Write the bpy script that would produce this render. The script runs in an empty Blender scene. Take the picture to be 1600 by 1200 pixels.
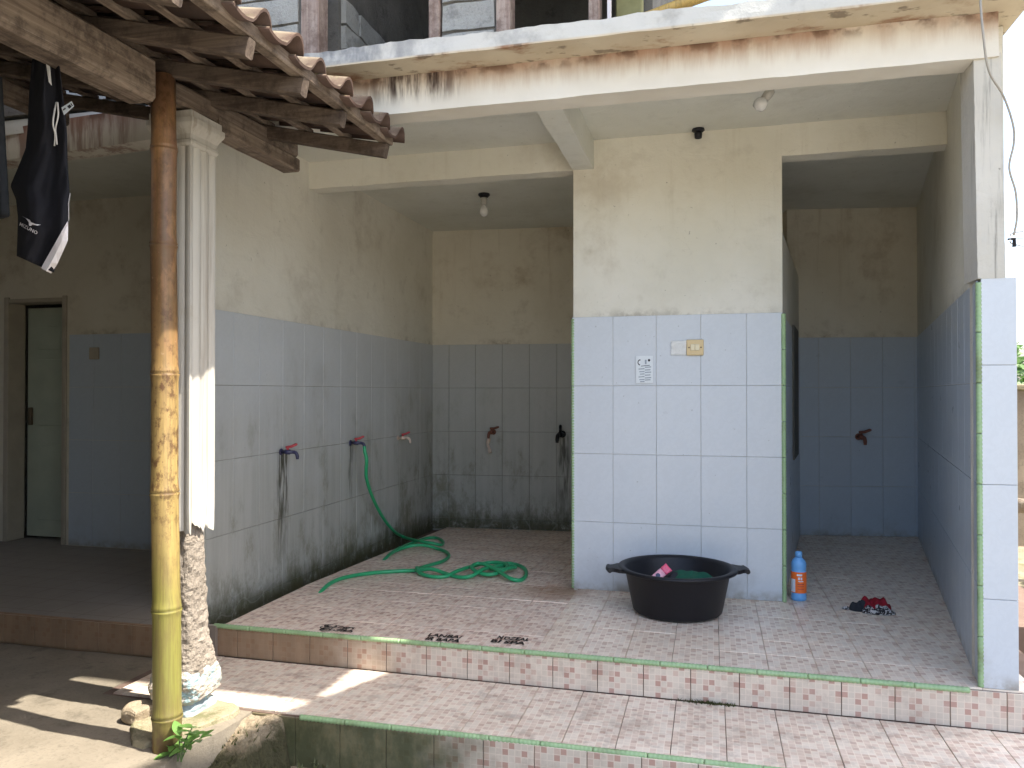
import bpy, math, random
from mathutils import Vector, Matrix, noise

random.seed(7)
R = math.radians
scene = bpy.context.scene
C = scene.collection

# ------------------------------------------------------------------ camera
CAM = Vector((0.0, 0.0, 1.165)); YAW = R(14.4); PITCH = R(0.57); FPX = 1215.0
cam_d = bpy.data.cameras.new('camera'); cam = bpy.data.objects.new('camera', cam_d); C.objects.link(cam)
cam.location = CAM; cam.rotation_euler = (R(90) + PITCH, 0, YAW)
cam_d.sensor_width = 36.0; cam_d.lens = 36.0 * FPX / 1600.0
cam_d.clip_start = 0.05; cam_d.clip_end = 2000
scene.camera = cam

# ------------------------------------------------------------------ sky, sun, exposure
SUN_EL = R(59.0); SUN_AZ = R(-6.5)            # azimuth from +X
w = bpy.data.worlds.new('World'); scene.world = w; w.use_nodes = True
nt = w.node_tree; nt.nodes.clear()
sky = nt.nodes.new('ShaderNodeTexSky'); sky.sky_type = 'NISHITA'; sky.sun_disc = False
sky.sun_elevation = SUN_EL; sky.sun_rotation = R(90) - SUN_AZ
sky.air_density = 1.0; sky.dust_density = 3.2; sky.ozone_density = 1.0
bg = nt.nodes.new('ShaderNodeBackground'); bg.inputs['Strength'].default_value = 0.15
wo = nt.nodes.new('ShaderNodeOutputWorld')
nt.links.new(sky.outputs[0], bg.inputs[0]); nt.links.new(bg.outputs[0], wo.inputs[0])
sd = Vector((math.cos(SUN_EL) * math.cos(SUN_AZ), math.cos(SUN_EL) * math.sin(SUN_AZ), math.sin(SUN_EL)))
sun_d = bpy.data.lights.new('sun', 'SUN'); sun_d.energy = 3.0; sun_d.angle = R(0.53); sun_d.color = (1.0, 0.94, 0.84)
sun = bpy.data.objects.new('sun', sun_d); C.objects.link(sun); sun.location = sd * 30
sun.rotation_euler = sd.to_track_quat('Z', 'Y').to_euler()
scene.view_settings.view_transform = 'Standard'; scene.view_settings.look = 'None'
scene.view_settings.exposure = 1.95; scene.view_settings.gamma = 1.0
scene.view_settings.use_curve_mapping = False
scene.render.engine = 'CYCLES'
cy = scene.cycles
cy.max_bounces = 10; cy.diffuse_bounces = 7; cy.glossy_bounces = 3; cy.transmission_bounces = 4
cy.use_denoising = True
cy.caustics_reflective = False; cy.caustics_refractive = False
cy.sample_clamp_indirect = 4.0

# ------------------------------------------------------------------ measured points of the photograph -> places
_f = Vector((-math.sin(YAW) * math.cos(PITCH), math.cos(YAW) * math.cos(PITCH), math.sin(PITCH)))
_r = Vector((math.cos(YAW), math.sin(YAW), 0)); _u = _r.cross(_f)
def _ray(x, y): return _f + _r * ((x - 800) / FPX) - _u * ((y - 600) / FPX)
def PZ(x, y, z=0.0): d = _ray(x, y); return CAM + d * ((z - CAM.z) / d.z)
def PY(x, y, Y): d = _ray(x, y); return CAM + d * (Y / d.y)
def PX(x, y, X): d = _ray(x, y); return CAM + d * (X / d.x)

# ------------------------------------------------------------------ material helper
class N:
    """small wrapper that builds a principled material"""
    def __init__(s, name, rough=0.8, spec=0.5):
        s.m = bpy.data.materials.new(name); s.m.use_nodes = True
        s.t = s.m.node_tree; s.n = s.t.nodes; s.b = s.n['Principled BSDF']
        s.b.inputs['Roughness'].default_value = rough
        s.b.inputs['Specular IOR Level'].default_value = spec
        s._c = {}
    def new(s, t): return s.n.new(t)
    def link(s, a, b): s.t.links.new(a, b)
    def put(s, inp, v):
        if hasattr(v, 'is_linked') or isinstance(v, bpy.types.NodeSocket): s.link(v, inp)
        elif isinstance(v, (tuple, list)) and len(v) == 3 and inp.type == 'RGBA': inp.default_value = (*v, 1)
        else: inp.default_value = v
    def pos(s):
        if 'g' not in s._c: s._c['g'] = s.new('ShaderNodeNewGeometry').outputs['Position']
        return s._c['g']
    def obj(s):
        if 'o' not in s._c: s._c['o'] = s.new('ShaderNodeTexCoord').outputs['Object']
        return s._c['o']
    def rnd(s):
        if 'r' not in s._c: s._c['r'] = s.new('ShaderNodeObjectInfo').outputs['Random']
        return s._c['r']
    def xyz(s, v):
        q = s.new('ShaderNodeSeparateXYZ'); s.link(v, q.inputs[0]); return q.outputs
    def comb(s, x, y, z):
        q = s.new('ShaderNodeCombineXYZ')
        for i, v in enumerate((x, y, z)): s.put(q.inputs[i], v)
        return q.outputs[0]
    def math(s, op, a, b=0.0, clamp=False):
        q = s.new('ShaderNodeMath'); q.operation = op; q.use_clamp = clamp
        s.put(q.inputs[0], a); s.put(q.inputs[1], b); return q.outputs[0]
    def vmul(s, v, k):
        q = s.new('ShaderNodeVectorMath'); q.operation = 'MULTIPLY'; s.put(q.inputs[0], v); q.inputs[1].default_value = k; return q.outputs[0]
    def vadd(s, v, k):
        q = s.new('ShaderNodeVectorMath'); q.operation = 'ADD'; s.put(q.inputs[0], v); s.put(q.inputs[1], k); return q.outputs[0]
    def noise(s, v, scale, detail=4.0, rough=0.55, dist=0.0):
        q = s.new('ShaderNodeTexNoise'); s.put(q.inputs['Vector'], v)
        q.inputs['Scale'].default_value = scale; q.inputs['Detail'].default_value = detail
        q.inputs['Roughness'].default_value = rough; q.inputs['Distortion'].default_value = dist
        return q.outputs['Fac']
    def white(s, v):
        q = s.new('ShaderNodeTexWhiteNoise'); q.noise_dimensions = '3D'; s.put(q.inputs['Vector'], v); return q.outputs['Value']
    def floor(s, v):
        q = s.new('ShaderNodeVectorMath'); q.operation = 'FLOOR'; s.put(q.inputs[0], v); return q.outputs[0]
    def frac(s, v):
        q = s.new('ShaderNodeVectorMath'); q.operation = 'FRACTION'; s.put(q.inputs[0], v); return q.outputs[0]
    def voro(s, v, scale, feat='F1', out='Distance'):
        q = s.new('ShaderNodeTexVoronoi'); q.feature = feat; s.put(q.inputs['Vector'], v); q.inputs['Scale'].default_value = scale
        return q.outputs[out]
    def step(s, v, a, b):      # smooth 0..1 between a and b
        q = s.new('ShaderNodeMapRange'); q.interpolation_type = 'SMOOTHSTEP'
        s.put(q.inputs['Value'], v); q.inputs['From Min'].default_value = a; q.inputs['From Max'].default_value = b
        return q.outputs['Result']
    def ramp(s, v, stops):
        q = s.new('ShaderNodeValToRGB'); s.put(q.inputs[0], v); e = q.color_ramp.elements
        while len(e) < len(stops): e.new(0.5)
        for i, (p, c) in enumerate(stops): e[i].position = p; e[i].color = (*c, 1)
        return q.outputs[0]
    def mix(s, f, a, b, mode='MIX'):
        q = s.new('ShaderNodeMix'); q.data_type = 'RGBA'; q.blend_type = mode
        s.put(q.inputs[0], f); s.put(q.inputs[6], a); s.put(q.inputs[7], b); return q.outputs[2]
    def mul(s, a, b): return s.math('MULTIPLY', a, b)
    def bump(s, h, strength=0.3, dist=0.01):
        q = s.new('ShaderNodeBump'); q.inputs['Strength'].default_value = strength; q.inputs['Distance'].default_value = dist
        s.put(q.inputs['Height'], h); s.link(q.outputs[0], s.b.inputs['Normal'])
    def col(s, c): s.put(s.b.inputs['Base Color'], c); return s
    def rough(s, v): s.put(s.b.inputs['Roughness'], v); return s
    def done(s): return s.m

def plain(name, c, rough=0.6, spec=0.5, var=0.12, scale=30, bump=0.0):
    n = N(name, rough, spec); p = n.obj()
    k = n.noise(p, scale, 3)
    n.col(n.mix(k, tuple(v * (1 - var) for v in c), tuple(min(1, v * (1 + var)) for v in c)))
    if bump: n.bump(n.noise(p, scale * 4, 3), bump, 0.004)
    return n.done()

MT = {}
# --- glazed wall tile; mask of grime given by position
def wall_tile_mat(name, base, grime):
    n = N(name, 0.28, 0.5); p = n.pos(); o = n.obj()
    wob = n.noise(o, 16, 4, 0.6, 2.2)                                  # swirly floral print in the glaze
    fine = n.step(wob, 0.47, 0.53)
    c = n.mix(n.mul(fine, 0.3), base, tuple(min(1, v * 1.09) for v in base))
    c = n.mix(n.math('MULTIPLY', n.rnd(), 0.10), c, tuple(v * 0.8 for v in base))
    sp = n.step(n.noise(p, 60, 2, 0.5), 0.74, 0.80)                    # specks of dirt
    c = n.mix(n.mul(sp, 0.5), c, (0.12, 0.12, 0.10))
    z = n.xyz(p)[2]; x = n.xyz(p)[0]; y = n.xyz(p)[1]
    low = n.step(z, 0.30, -0.02)
    lg = n.mul(low, n.step(n.noise(p, 5, 5, 0.65), 0.45, 0.75))
    if grime < 0.5:
        c = n.mix(n.mul(lg, 0.35), c, (0.16, 0.15, 0.12))
        c = n.mix(n.mul(n.mul(n.step(z, 0.07, 0.0), n.step(n.noise(p, 9, 6, 0.7), 0.35, 0.65)), 0.7), c, (0.24, 0.19, 0.13))
    else:
        band = n.step(n.math('ADD', z, n.mul(n.noise(p, 1.7, 4, 0.6), 1.1)), 2.15, 0.95)
        streak = n.noise(n.vmul(p, (16, 16, 0.9)), 1.0, 5, 0.65)
        c = n.mix(n.mul(band, 0.68 if grime > 1.5 else 0.5), c, n.mix(n.step(streak, 0.30, 0.75), (0.40, 0.395, 0.345), (0.27, 0.265, 0.215)))
        c = n.mix(n.mul(n.mul(band, n.step(n.noise(n.vmul(p, (3.4, 3.4, 1.7)), 1.0, 8, 0.72), 0.50, 0.70)), 0.70), c, (0.13, 0.122, 0.06))
        mo = n.mul(n.step(z, 0.34, -0.10), n.step(n.noise(n.vmul(p, (9, 9, 4.0)), 1.0, 9, 0.78), 0.42, 0.62))
        c = n.mix(n.mul(mo, 0.95), c, n.mix(n.noise(p, 40), (0.035, 0.040, 0.014), (0.12, 0.12, 0.05)))
        ms2 = n.mul(n.step(z, 0.10, -0.06), n.step(n.noise(p, 12, 7, 0.75), 0.28, 0.50))
        c = n.mix(n.mul(ms2, 0.9), c, n.mix(n.noise(p, 50), (0.025, 0.028, 0.010), (0.085, 0.08, 0.03)))
        # lime rings left by splashed water
        lr = n.noise(n.vadd(p, (3, 1, 0)), 2.1, 2, 0.4, 0.6)
        ring = n.mul(n.step(n.math('ABSOLUTE', n.math('SUBTRACT', lr, 0.52)), 0.010, 0.002), n.step(z, 0.85, 0.45))
        c = n.mix(n.mul(ring, 0.22), c, (0.42, 0.42, 0.40))
        if grime > 1.5:                                                # run-off under the taps of the side wall
            for (ty, wd, ln, k) in ((4.235, 0.085, 0.80, 0.95), (5.135, 0.05, 0.50, 0.75)):
                wob2 = n.mul(n.math('SUBTRACT', n.noise(n.vmul(p, (1, 9, 5)), 1.0, 3), 0.5), 0.06)
                dy = n.math('ABSOLUTE', n.math('SUBTRACT', n.math('ADD', y, wob2), ty))
                m = n.mul(n.step(dy, wd, wd * 0.35), n.mul(n.step(z, 0.83, 0.79), n.step(z, 0.80 - ln, 0.74 - ln * 0.25)))
                m = n.mul(m, n.step(n.noise(n.vmul(p, (1, 60, 5)), 1.0, 4, 0.6), 0.36, 0.60))
                c = n.mix(n.mul(m, k), c, (0.030, 0.028, 0.010))
        else:
            wob2 = n.mul(n.math('SUBTRACT', n.noise(n.vmul(p, (9, 1, 5)), 1.0, 3), 0.5), 0.06)
            dx = n.math('ABSOLUTE', n.math('SUBTRACT', n.math('ADD', x, wob2), -1.29))
            m = n.mul(n.step(dx, 0.07, 0.02), n.mul(n.step(z, 0.80, 0.74), n.step(z, -0.2, 0.5)))
            m = n.mul(m, n.step(n.noise(n.vmul(p, (50, 1, 4)), 1.0, 4, 0.6), 0.36, 0.62))
            c = n.mix(n.mul(m, 0.9), c, (0.03, 0.03, 0.018))
    n.col(c)
    n.rough(n.math('ADD', 0.2, n.mul(n.noise(p, 9), 0.25)) if grime < 0.5 else n.math('ADD', 0.38, n.mul(n.noise(p, 9), 0.25)))
    n.bump(wob, 0.04, 0.004)
    return n.done()
MT['tile'] = wall_tile_mat('pale blue glazed tile', (0.55, 0.585, 0.62), 0)
MT['tile_blue'] = wall_tile_mat('blue glazed tile', (0.47, 0.535, 0.61), 0)
MT['tile_grimy'] = wall_tile_mat('grimy blue glazed tile', (0.52, 0.545, 0.56), 2)
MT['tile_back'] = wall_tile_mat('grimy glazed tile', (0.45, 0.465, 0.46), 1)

def plaster_mat(name, a, b, stain, amount=0.5, streaky=False):
    n = N(name, 0.9, 0.25); p = n.pos()
    big = n.noise(p, 1.4, 5, 0.6); mid = n.noise(p, 6, 5, 0.65); fin = n.noise(p, 70, 3, 0.6)
    c = n.mix(n.step(big, 0.3, 0.7), a, b)
    c = n.mix(n.mul(n.step(n.noise(n.vadd(p, (7, 3, 2)), 1.9, 6, 0.68), 0.50, 0.74), amount), c, stain)
    c = n.mix(n.mul(n.step(mid, 0.55, 0.75), 0.25 * amount + 0.08), c, tuple(v * 0.75 for v in stain))
    dr_ = n.noise(n.vmul(p, (11, 11, 0.8)), 1.0, 6, 0.7); zz = n.xyz(p)[2]
    c = n.mix(n.mul(n.mul(n.step(dr_, 0.54, 0.72), n.step(zz, 1.5, 2.6)), 0.35 * amount + 0.08), c, stain)
    ed_ = n.mul(n.step(n.math('ABSOLUTE', n.math('SUBTRACT', zz, 1.60)), 0.07, 0.0), n.step(n.noise(p, 8, 6, 0.75), 0.42, 0.62))
    c = n.mix(n.mul(n.mul(ed_, n.step(n.noise(p, 2.3, 3), 0.42, 0.62)), 0.6), c, tuple(v * 0.6 for v in stain))
    ck = n.noise(n.vadd(p, (1, 5, 9)), 1.3, 5, 0.6, 1.0)
    c = n.mix(n.mul(n.step(n.math('ABSOLUTE', n.math('SUBTRACT', ck, 0.5)), 0.0014, 0.0004), 0.10), c, (0.16, 0.14, 0.11))
    if streaky:
        st = n.noise(n.vmul(p, (26, 26, 1.2)), 1.0, 5, 0.7)
        c = n.mix(n.mul(n.step(st, 0.52, 0.72), 0.75), c, (0.13, 0.125, 0.11))
        c = n.mix(n.mul(n.step(st, 0.45, 0.30), 0.45), c, (0.55, 0.54, 0.50))
    c = n.mix(n.mul(n.step(n.noise(p, 38, 2), 0.73, 0.78), 0.5), c, (0.10, 0.09, 0.07))
    tro = n.noise(n.vmul(p, (5, 5, 9)), 1.0, 3, 0.5, 1.5)
    n.col(c); n.bump(n.math('ADD', n.math('ADD', fin, n.mul(mid, 1.5)), n.mul(tro, 2.5)), 0.35, 0.004)
    return n.done()
MT['plaster'] = plaster_mat('cream plaster', (0.70, 0.68, 0.60), (0.63, 0.61, 0.52), (0.46, 0.41, 0.32), 0.55)
MT['plaster_grey'] = plaster_mat('pale grey plaster', (0.72, 0.70, 0.62), (0.65, 0.625, 0.54), (0.44, 0.40, 0.32), 0.60)
MT['plaster_stained'] = plaster_mat('stained plaster', (0.67, 0.635, 0.54), (0.60, 0.56, 0.46), (0.36, 0.29, 0.20), 0.75)
MT['ceiling'] = plaster_mat('whitewashed ceiling', (0.66, 0.66, 0.60), (0.60, 0.60, 0.53), (0.42, 0.40, 0.33), 0.38)
MT['cement'] = plaster_mat('streaked cement render', (0.60, 0.575, 0.51), (0.52, 0.495, 0.43), (0.36, 0.34, 0.29), 0.4, True)

def beam_mat():
    n = N('rust stained white paint', 0.85, 0.3); p = n.pos(); q = n.xyz(p)
    base = n.mix(n.step(n.noise(p, 2.0, 5), 0.3, 0.7), (0.74, 0.71, 0.63), (0.66, 0.62, 0.53))
    st = n.noise(n.vmul(p, (14, 14, 1.5)), 1.0, 5, 0.7)
    top = n.step(n.math('ADD', q[2], n.mul(n.math('SUBTRACT', st, 0.5), 0.16)), 2.53, 2.67)
    reach = n.noise(n.vmul(p, (1.1, 0.3, 0.3)), 1.6, 3)
    c = n.mix(n.mul(n.mul(top, n.step(reach, 0.25, 0.55)), 0.85), base, (0.33, 0.175, 0.105))
    c = n.mix(n.mul(n.mul(n.step(q[2], 2.60, 2.665), n.step(n.noise(p, 9, 4), 0.45, 0.6)), 0.8), c, (0.10, 0.055, 0.035))
    # black mould where water ran off beside the tiled roof and on the left wing
    ml = n.mul(n.step(n.math('ABSOLUTE', n.math('ADD', q[0], 1.36)), 0.30, 0.10), n.mul(n.step(st, 0.38, 0.58), n.step(q[2], 2.50, 2.60)))
    c = n.mix(n.mul(ml, 0.95), c, (0.035, 0.02, 0.018))
    lw = n.mul(n.step(q[0], -2.9, -3.05), n.step(st, 0.42, 0.6))
    c = n.mix(n.mul(lw, 0.7), c, (0.24, 0.12, 0.08))
    n.col(c); n.bump(n.noise(p, 45, 4), 0.2, 0.004)
    return n.done()
MT['beam'] = beam_mat()
def soffit_mat():
    n = N('damp stained slab', 0.9, 0.25); p = n.pos(); q = n.xyz(p)
    c = n.mix(n.step(n.noise(p, 2.2, 5), 0.3, 0.7), (0.62, 0.55, 0.42), (0.50, 0.42, 0.30))
    up = n.step(q[2], 2.664, 2.672)
    fas = n.mix(n.step(n.noise(p, 5, 5, 0.65), 0.48, 0.7), (0.56, 0.555, 0.51), (0.38, 0.375, 0.345))
    mold = n.mul(n.step(q[0], -1.0, -1.55), n.step(n.noise(n.vmul(p, (8, 8, 4)), 1.0, 5, 0.65), 0.36, 0.62))
    fas = n.mix(n.mul(mold, 0.85), fas, (0.20, 0.21, 0.22))
    r1 = n.step(n.noise(n.vmul(p, (3.2, 5, 1)), 1.0, 5, 0.65), 0.50, 0.68)
    c = n.mix(n.mul(r1, 0.85), c, (0.24, 0.105, 0.05))
    c = n.mix(n.mul(n.step(n.noise(n.vmul(p, (9, 14, 1)), 1.0, 4), 0.58, 0.66), 0.6), c, (0.10, 0.07, 0.05))
    n.col(n.mix(up, c, fas)); n.bump(n.noise(p, 30, 5, 0.7), 0.5, 0.006)
    return n.done()
MT['soffit'] = soffit_mat()

# --- mosaic-print ceramic: 8 x 8 little squares printed in every tile (object coordinates of the tile, metres)
def mosaic_mat(name, pale, pink, mid, contrast, grime, axes='xy', wear=0.0):
    n = N(name, 0.4, 0.45 if axes == 'xz' else 0.3); o = n.obj(); p = n.pos()
    q = n.xyz(o); a, b = (q[0], q[1]) if axes == 'xy' else (q[0], q[2])
    v = n.vmul(n.comb(n.math('ADD', a, 0.1), n.math('ADD', b, 0.1), 0.0), (40, 40, 1))
    cell = n.white(n.floor(v)); cell2 = n.white(n.vadd(n.floor(v), (31, 17, 5)))
    c = n.mix(n.step(cell2, 0.0, 1.0), pale, tuple(v_ * 0.90 for v_ in pale))
    c = n.mix(n.math('GREATER_THAN', cell, 0.70 if axes == 'xz' else 0.50), c, mid)
    c = n.mix(n.math('GREATER_THAN', cell, 0.86 if axes == 'xz' else 0.78), c, pink)
    f = n.xyz(n.frac(v))
    e = n.math('MINIMUM', n.math('MINIMUM', f[0], n.math('SUBTRACT', 1.0, f[0])), n.math('MINIMUM', f[1], n.math('SUBTRACT', 1.0, f[1])))
    line = n.math('LESS_THAN', e, 0.07)
    c = n.mix(n.mul(line, 0.7), c, tuple(min(1, v_ * 1.12) for v_ in pale))
    c = n.mix(contrast, pale, c)
    c = n.mix(n.mul(n.rnd(), 0.16), c, tuple(v_ * 0.72 for v_ in pale))
    g1 = n.step(n.noise(p, 3.0, 6, 0.68), 0.42, 0.72); g2 = n.step(n.noise(n.vadd(p, (5, 9, 2)), 11, 5, 0.7), 0.48, 0.68)
    c = n.mix(n.mul(g1, grime * 0.55), c, (0.23, 0.15, 0.10)); c = n.mix(n.mul(g2, grime * 0.75), c, (0.20, 0.12, 0.09))
    wh = n.step(n.noise(n.vmul(n.vadd(p, (2, 2, 8)), (9, 26, 9)), 1.0, 5, 0.7), 0.50, 0.66)
    c = n.mix(n.mul(wh, 0.06 + wear), c, (0.66, 0.60, 0.55))
    P = n.xyz(p)
    if axes == 'xy':                                                    # rusty damp stain at the foot of the centre wall
        ds = n.new('ShaderNodeVectorMath'); ds.operation = 'DISTANCE'; n.link(p, ds.inputs[0]); ds.inputs[1].default_value = (-0.86, 4.50, 0.0)
        rs = n.step(n.math('ADD', ds.outputs['Value'], n.mul(n.math('SUBTRACT', n.noise(p, 7, 5, 0.7), 0.5), 0.5)), 0.34, 0.04)
        c = n.mix(n.mul(rs, 0.7), c, (0.27, 0.145, 0.07))
    if axes == 'xz':                                                    # risers: brown water film on the left
        lf = n.step(n.math('ADD', P[0], n.mul(n.noise(p, 5, 5), 0.5)), -1.05, -1.60)
        c = n.mix(n.mul(lf, 0.88), c, n.mix(n.noise(n.vmul(p, (14, 14, 4)), 1.0, 5), (0.12, 0.07, 0.035), (0.34, 0.22, 0.13)))
        ms = n.mul(n.mul(n.step(n.math('ADD', P[0], n.mul(n.noise(p, 6, 4), 0.5)), -0.45, -0.85), n.step(P[2], -0.14, -0.18)), 1.0)
        mossy = n.mix(n.step(n.noise(n.vmul(p, (9, 9, 5)), 1.0, 6, 0.7), 0.4, 0.65), (0.055, 0.065, 0.03), (0.14, 0.13, 0.07))
        c = n.mix(n.mul(ms, 0.95), c, mossy)
    n.col(c); n.rough(n.math('ADD', 0.3, n.mul(g1, 0.35)))
    n.bump(line, -0.05, 0.002)
    return n.done()
MT['floor_tile'] = mosaic_mat('mosaic print floor tile', (0.88, 0.76, 0.62), (0.58, 0.40, 0.30), (0.76, 0.61, 0.48), 0.9, 0.22)
MT['floor_tile_wet'] = mosaic_mat('trodden mosaic print floor tile', (0.88, 0.74, 0.62), (0.52, 0.33, 0.26), (0.72, 0.54, 0.43), 0.95, 0.38, wear=0.05)
MT['tread_tile'] = mosaic_mat('mosaic print tread tile', (0.84, 0.74, 0.62), (0.58, 0.41, 0.32), (0.73, 0.58, 0.47), 0.85, 0.5, wear=0.06)
MT['riser_tile'] = mosaic_mat('mosaic print riser tile', (0.66, 0.57, 0.47), (0.44, 0.25, 0.20), (0.57, 0.42, 0.34), 0.9, 0.3, 'xz')

def grout_mat():
    n = N('dirty grout', 0.95, 0.2); p = n.pos()
    n.col(n.mix(n.noise(p, 12, 5), (0.10, 0.065, 0.05), (0.22, 0.16, 0.13))); return n.done()
MT['grout'] = grout_mat()
MT['wall_grout'] = plain('grey wall grout', (0.26, 0.25, 0.215), 0.95, 0.2, 0.5, 9)
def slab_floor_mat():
    n = N('shade toned tiled floor', 0.6, 0.3); p = n.pos()  # colour darkened to help the shaded left wing look dim
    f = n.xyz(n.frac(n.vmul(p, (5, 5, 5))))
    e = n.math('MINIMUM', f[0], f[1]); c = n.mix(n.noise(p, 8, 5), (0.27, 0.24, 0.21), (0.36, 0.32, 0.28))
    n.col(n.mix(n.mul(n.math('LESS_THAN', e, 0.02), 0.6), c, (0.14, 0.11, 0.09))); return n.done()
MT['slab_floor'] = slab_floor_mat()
def trim_mat():
    n = N('green glazed trim', 0.4, 0.5); p = n.pos()
    c = n.mix(n.noise(p, 14, 4), (0.22, 0.36, 0.17), (0.36, 0.50, 0.28))
    c = n.mix(n.mul(n.step(n.noise(p, 5, 5, 0.7), 0.5, 0.7), 0.55), c, (0.13, 0.12, 0.05))
    n.col(c); return n.done()
MT['trim'] = trim_mat()

def wood_mat(name, a, b, dark, axis=1):
    n = N(name, 0.9, 0.2); p = n.pos()
    s = [55, 55, 55]; s[axis] = 2.2
    g = n.noise(n.vmul(p, tuple(s)), 1.0, 6, 0.7, 0.4)
    c = n.mix(n.step(g, 0.32, 0.68), a, b)
    c = n.mix(n.mul(n.step(n.noise(p, 9, 6, 0.75), 0.42, 0.66), 0.8), c, dark)
    c = n.mix(n.mul(n.rnd(), 0.35), c, tuple(v * 0.6 for v in a))
    n.col(c); n.bump(g, 0.6, 0.006); return n.done()
MT['wood_y'] = wood_mat('weathered timber', (0.16, 0.118, 0.088), (0.32, 0.255, 0.195), (0.062, 0.047, 0.037), 1)
MT['wood_x'] = wood_mat('dark weathered rafter', (0.10, 0.073, 0.055), (0.20, 0.155, 0.118), (0.042, 0.03, 0.024), 0)
MT['wood_z'] = wood_mat('grey window post', (0.30, 0.22, 0.18), (0.48, 0.40, 0.34), (0.15, 0.10, 0.08), 2)
def terracotta_mat():
    n = N('old terracotta', 0.9, 0.2); p = n.pos()
    c = n.mix(n.step(n.noise(p, 8, 5, 0.65), 0.3, 0.7), (0.098, 0.066, 0.052), (0.058, 0.043, 0.036))
    c = n.mix(n.mul(n.rnd(), 0.45), c, (0.115, 0.066, 0.047))
    nz = n.new('ShaderNodeNewGeometry').outputs['Normal']
    up = n.step(n.xyz(nz)[2], 0.2, 0.7)
    c = n.mix(n.mul(n.mul(up, n.step(n.noise(p, 20, 7, 0.75), 0.32, 0.54)), 0.92), c, (0.23, 0.19, 0.135))
    c = n.mix(n.mul(n.mul(up, n.step(n.noise(p, 9, 5, 0.7), 0.56, 0.66)), 0.8), c, (0.15, 0.16, 0.05))
    n.col(c); n.bump(n.noise(p, 60, 5, 0.7), 0.5, 0.004); return n.done()
MT['terracotta'] = terracotta_mat()

def bamboo_mat(name, old):
    n = N(name, 0.42, 0.45); o = n.obj(); q = n.xyz(o)
    h = n.math('ADD', q[2], n.mul(n.math('SUBTRACT', n.noise(n.vmul(o, (10, 10, 2)), 1.0, 4), 0.5), 0.35))
    if old:
        c = n.ramp(n.math('DIVIDE', h, 2.5), [(0.0, (0.20, 0.16, 0.05)), (0.10, (0.235, 0.225, 0.055)), (0.21, (0.27, 0.245, 0.06)), (0.30, (0.43, 0.31, 0.11)),
              (0.50, (0.42, 0.285, 0.105)), (0.60, (0.27, 0.155, 0.06)), (0.70, (0.15, 0.075, 0.032)), (0.95, (0.23, 0.115, 0.065))])
        c = n.mix(n.mul(n.step(n.noise(n.vmul(o, (30, 30, 5)), 1.0, 6, 0.7), 0.40, 0.70), 0.55), c, (0.16, 0.10, 0.05))
        spot = n.step(n.noise(n.vmul(o, (1, 1, 0.7)), 26, 6, 0.75), 0.48, 0.62)
        c = n.mix(n.mul(spot, n.step(q[2], 0.5, 1.1)), c, (0.13, 0.065, 0.03))
        lich = n.step(n.noise(n.vadd(o, (3, 0, 1)), 42, 2), 0.70, 0.80)
        c = n.mix(n.mul(n.mul(lich, n.step(q[2], 0.9, 1.3)), 0.5), c, (0.46, 0.34, 0.22))
        c = n.mix(n.mul(n.step(n.noise(n.vmul(o, (14, 14, 7)), 1.0, 7, 0.75), 0.46, 0.60), n.mul(n.step(q[2], 1.3, 1.7), 0.6)), c, (0.33, 0.175, 0.075))
        c = n.mix(n.mul(n.step(q[2], 0.14, 0.0), n.step(n.noise(o, 20), 0.35, 0.6)), c, (0.13, 0.07, 0.04))
    else:
        c = n.mix(n.noise(o, 12, 4), (0.55, 0.38, 0.10), (0.42, 0.26, 0.07))
    c = n.mix(n.mul(n.step(n.noise(n.vmul(o, (140, 140, 2.5)), 1.0, 6, 0.7), 0.42, 0.66), 0.45), c, (0.12, 0.09, 0.03))
    n.col(c); n.bump(n.noise(n.vmul(o, (90, 90, 4)), 1.0, 4), 0.12, 0.003); return n.done()
MT['bamboo'] = bamboo_mat('bamboo', True); MT['bamboo_pale'] = bamboo_mat('yellow bamboo', False)

def concrete_mat(name, a, b, moss=0.0, bump=0.5, sc=1.0):
    n = N(name, 0.95, 0.2); p = n.pos()
    g = n.noise(p, 2.6 * sc, 6, 0.65); f = n.noise(p, 60 * sc, 5, 0.7)
    c = n.mix(n.step(g, 0.32, 0.68), a, b)
    c = n.mix(n.mul(n.step(f, 0.5, 0.72), 0.45), c, tuple(v * 0.45 for v in a))
    c = n.mix(n.mul(n.step(n.noise(n.vadd(p, (4, 4, 4)), 7, 6, 0.7), 0.54, 0.68), 0.55), c, tuple(v * 0.5 for v in b))
    if moss:
        m = n.mul(n.step(n.noise(p, 6, 6, 0.7), 0.62 - 0.25 * moss, 0.74 - 0.2 * moss), moss)
        c = n.mix(m, c, n.mix(n.noise(p, 70), (0.035, 0.05, 0.012), (0.11, 0.13, 0.03)))
    n.col(c); n.bump(n.math('ADD', f, n.mul(g, 2)), bump, 0.01); return n.done()
MT['apron'] = concrete_mat('worn concrete apron', (0.26, 0.225, 0.175), (0.20, 0.172, 0.132), 0.0, 0.4)
MT['paving'] = concrete_mat('pale bounce concrete', (0.56, 0.52, 0.44), (0.47, 0.43, 0.36), 0.0, 0.3)
MT['ground'] = concrete_mat('earthy ground', (0.30, 0.25, 0.18), (0.20, 0.17, 0.11), 0.5)
MT['mossy'] = concrete_mat('mossy concrete', (0.26, 0.23, 0.17), (0.17, 0.15, 0.10), 1.0, 0.7)
MT['rubble'] = concrete_mat('broken concrete', (0.38, 0.31, 0.22), (0.28, 0.22, 0.15), 0.35, 0.8)
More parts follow.
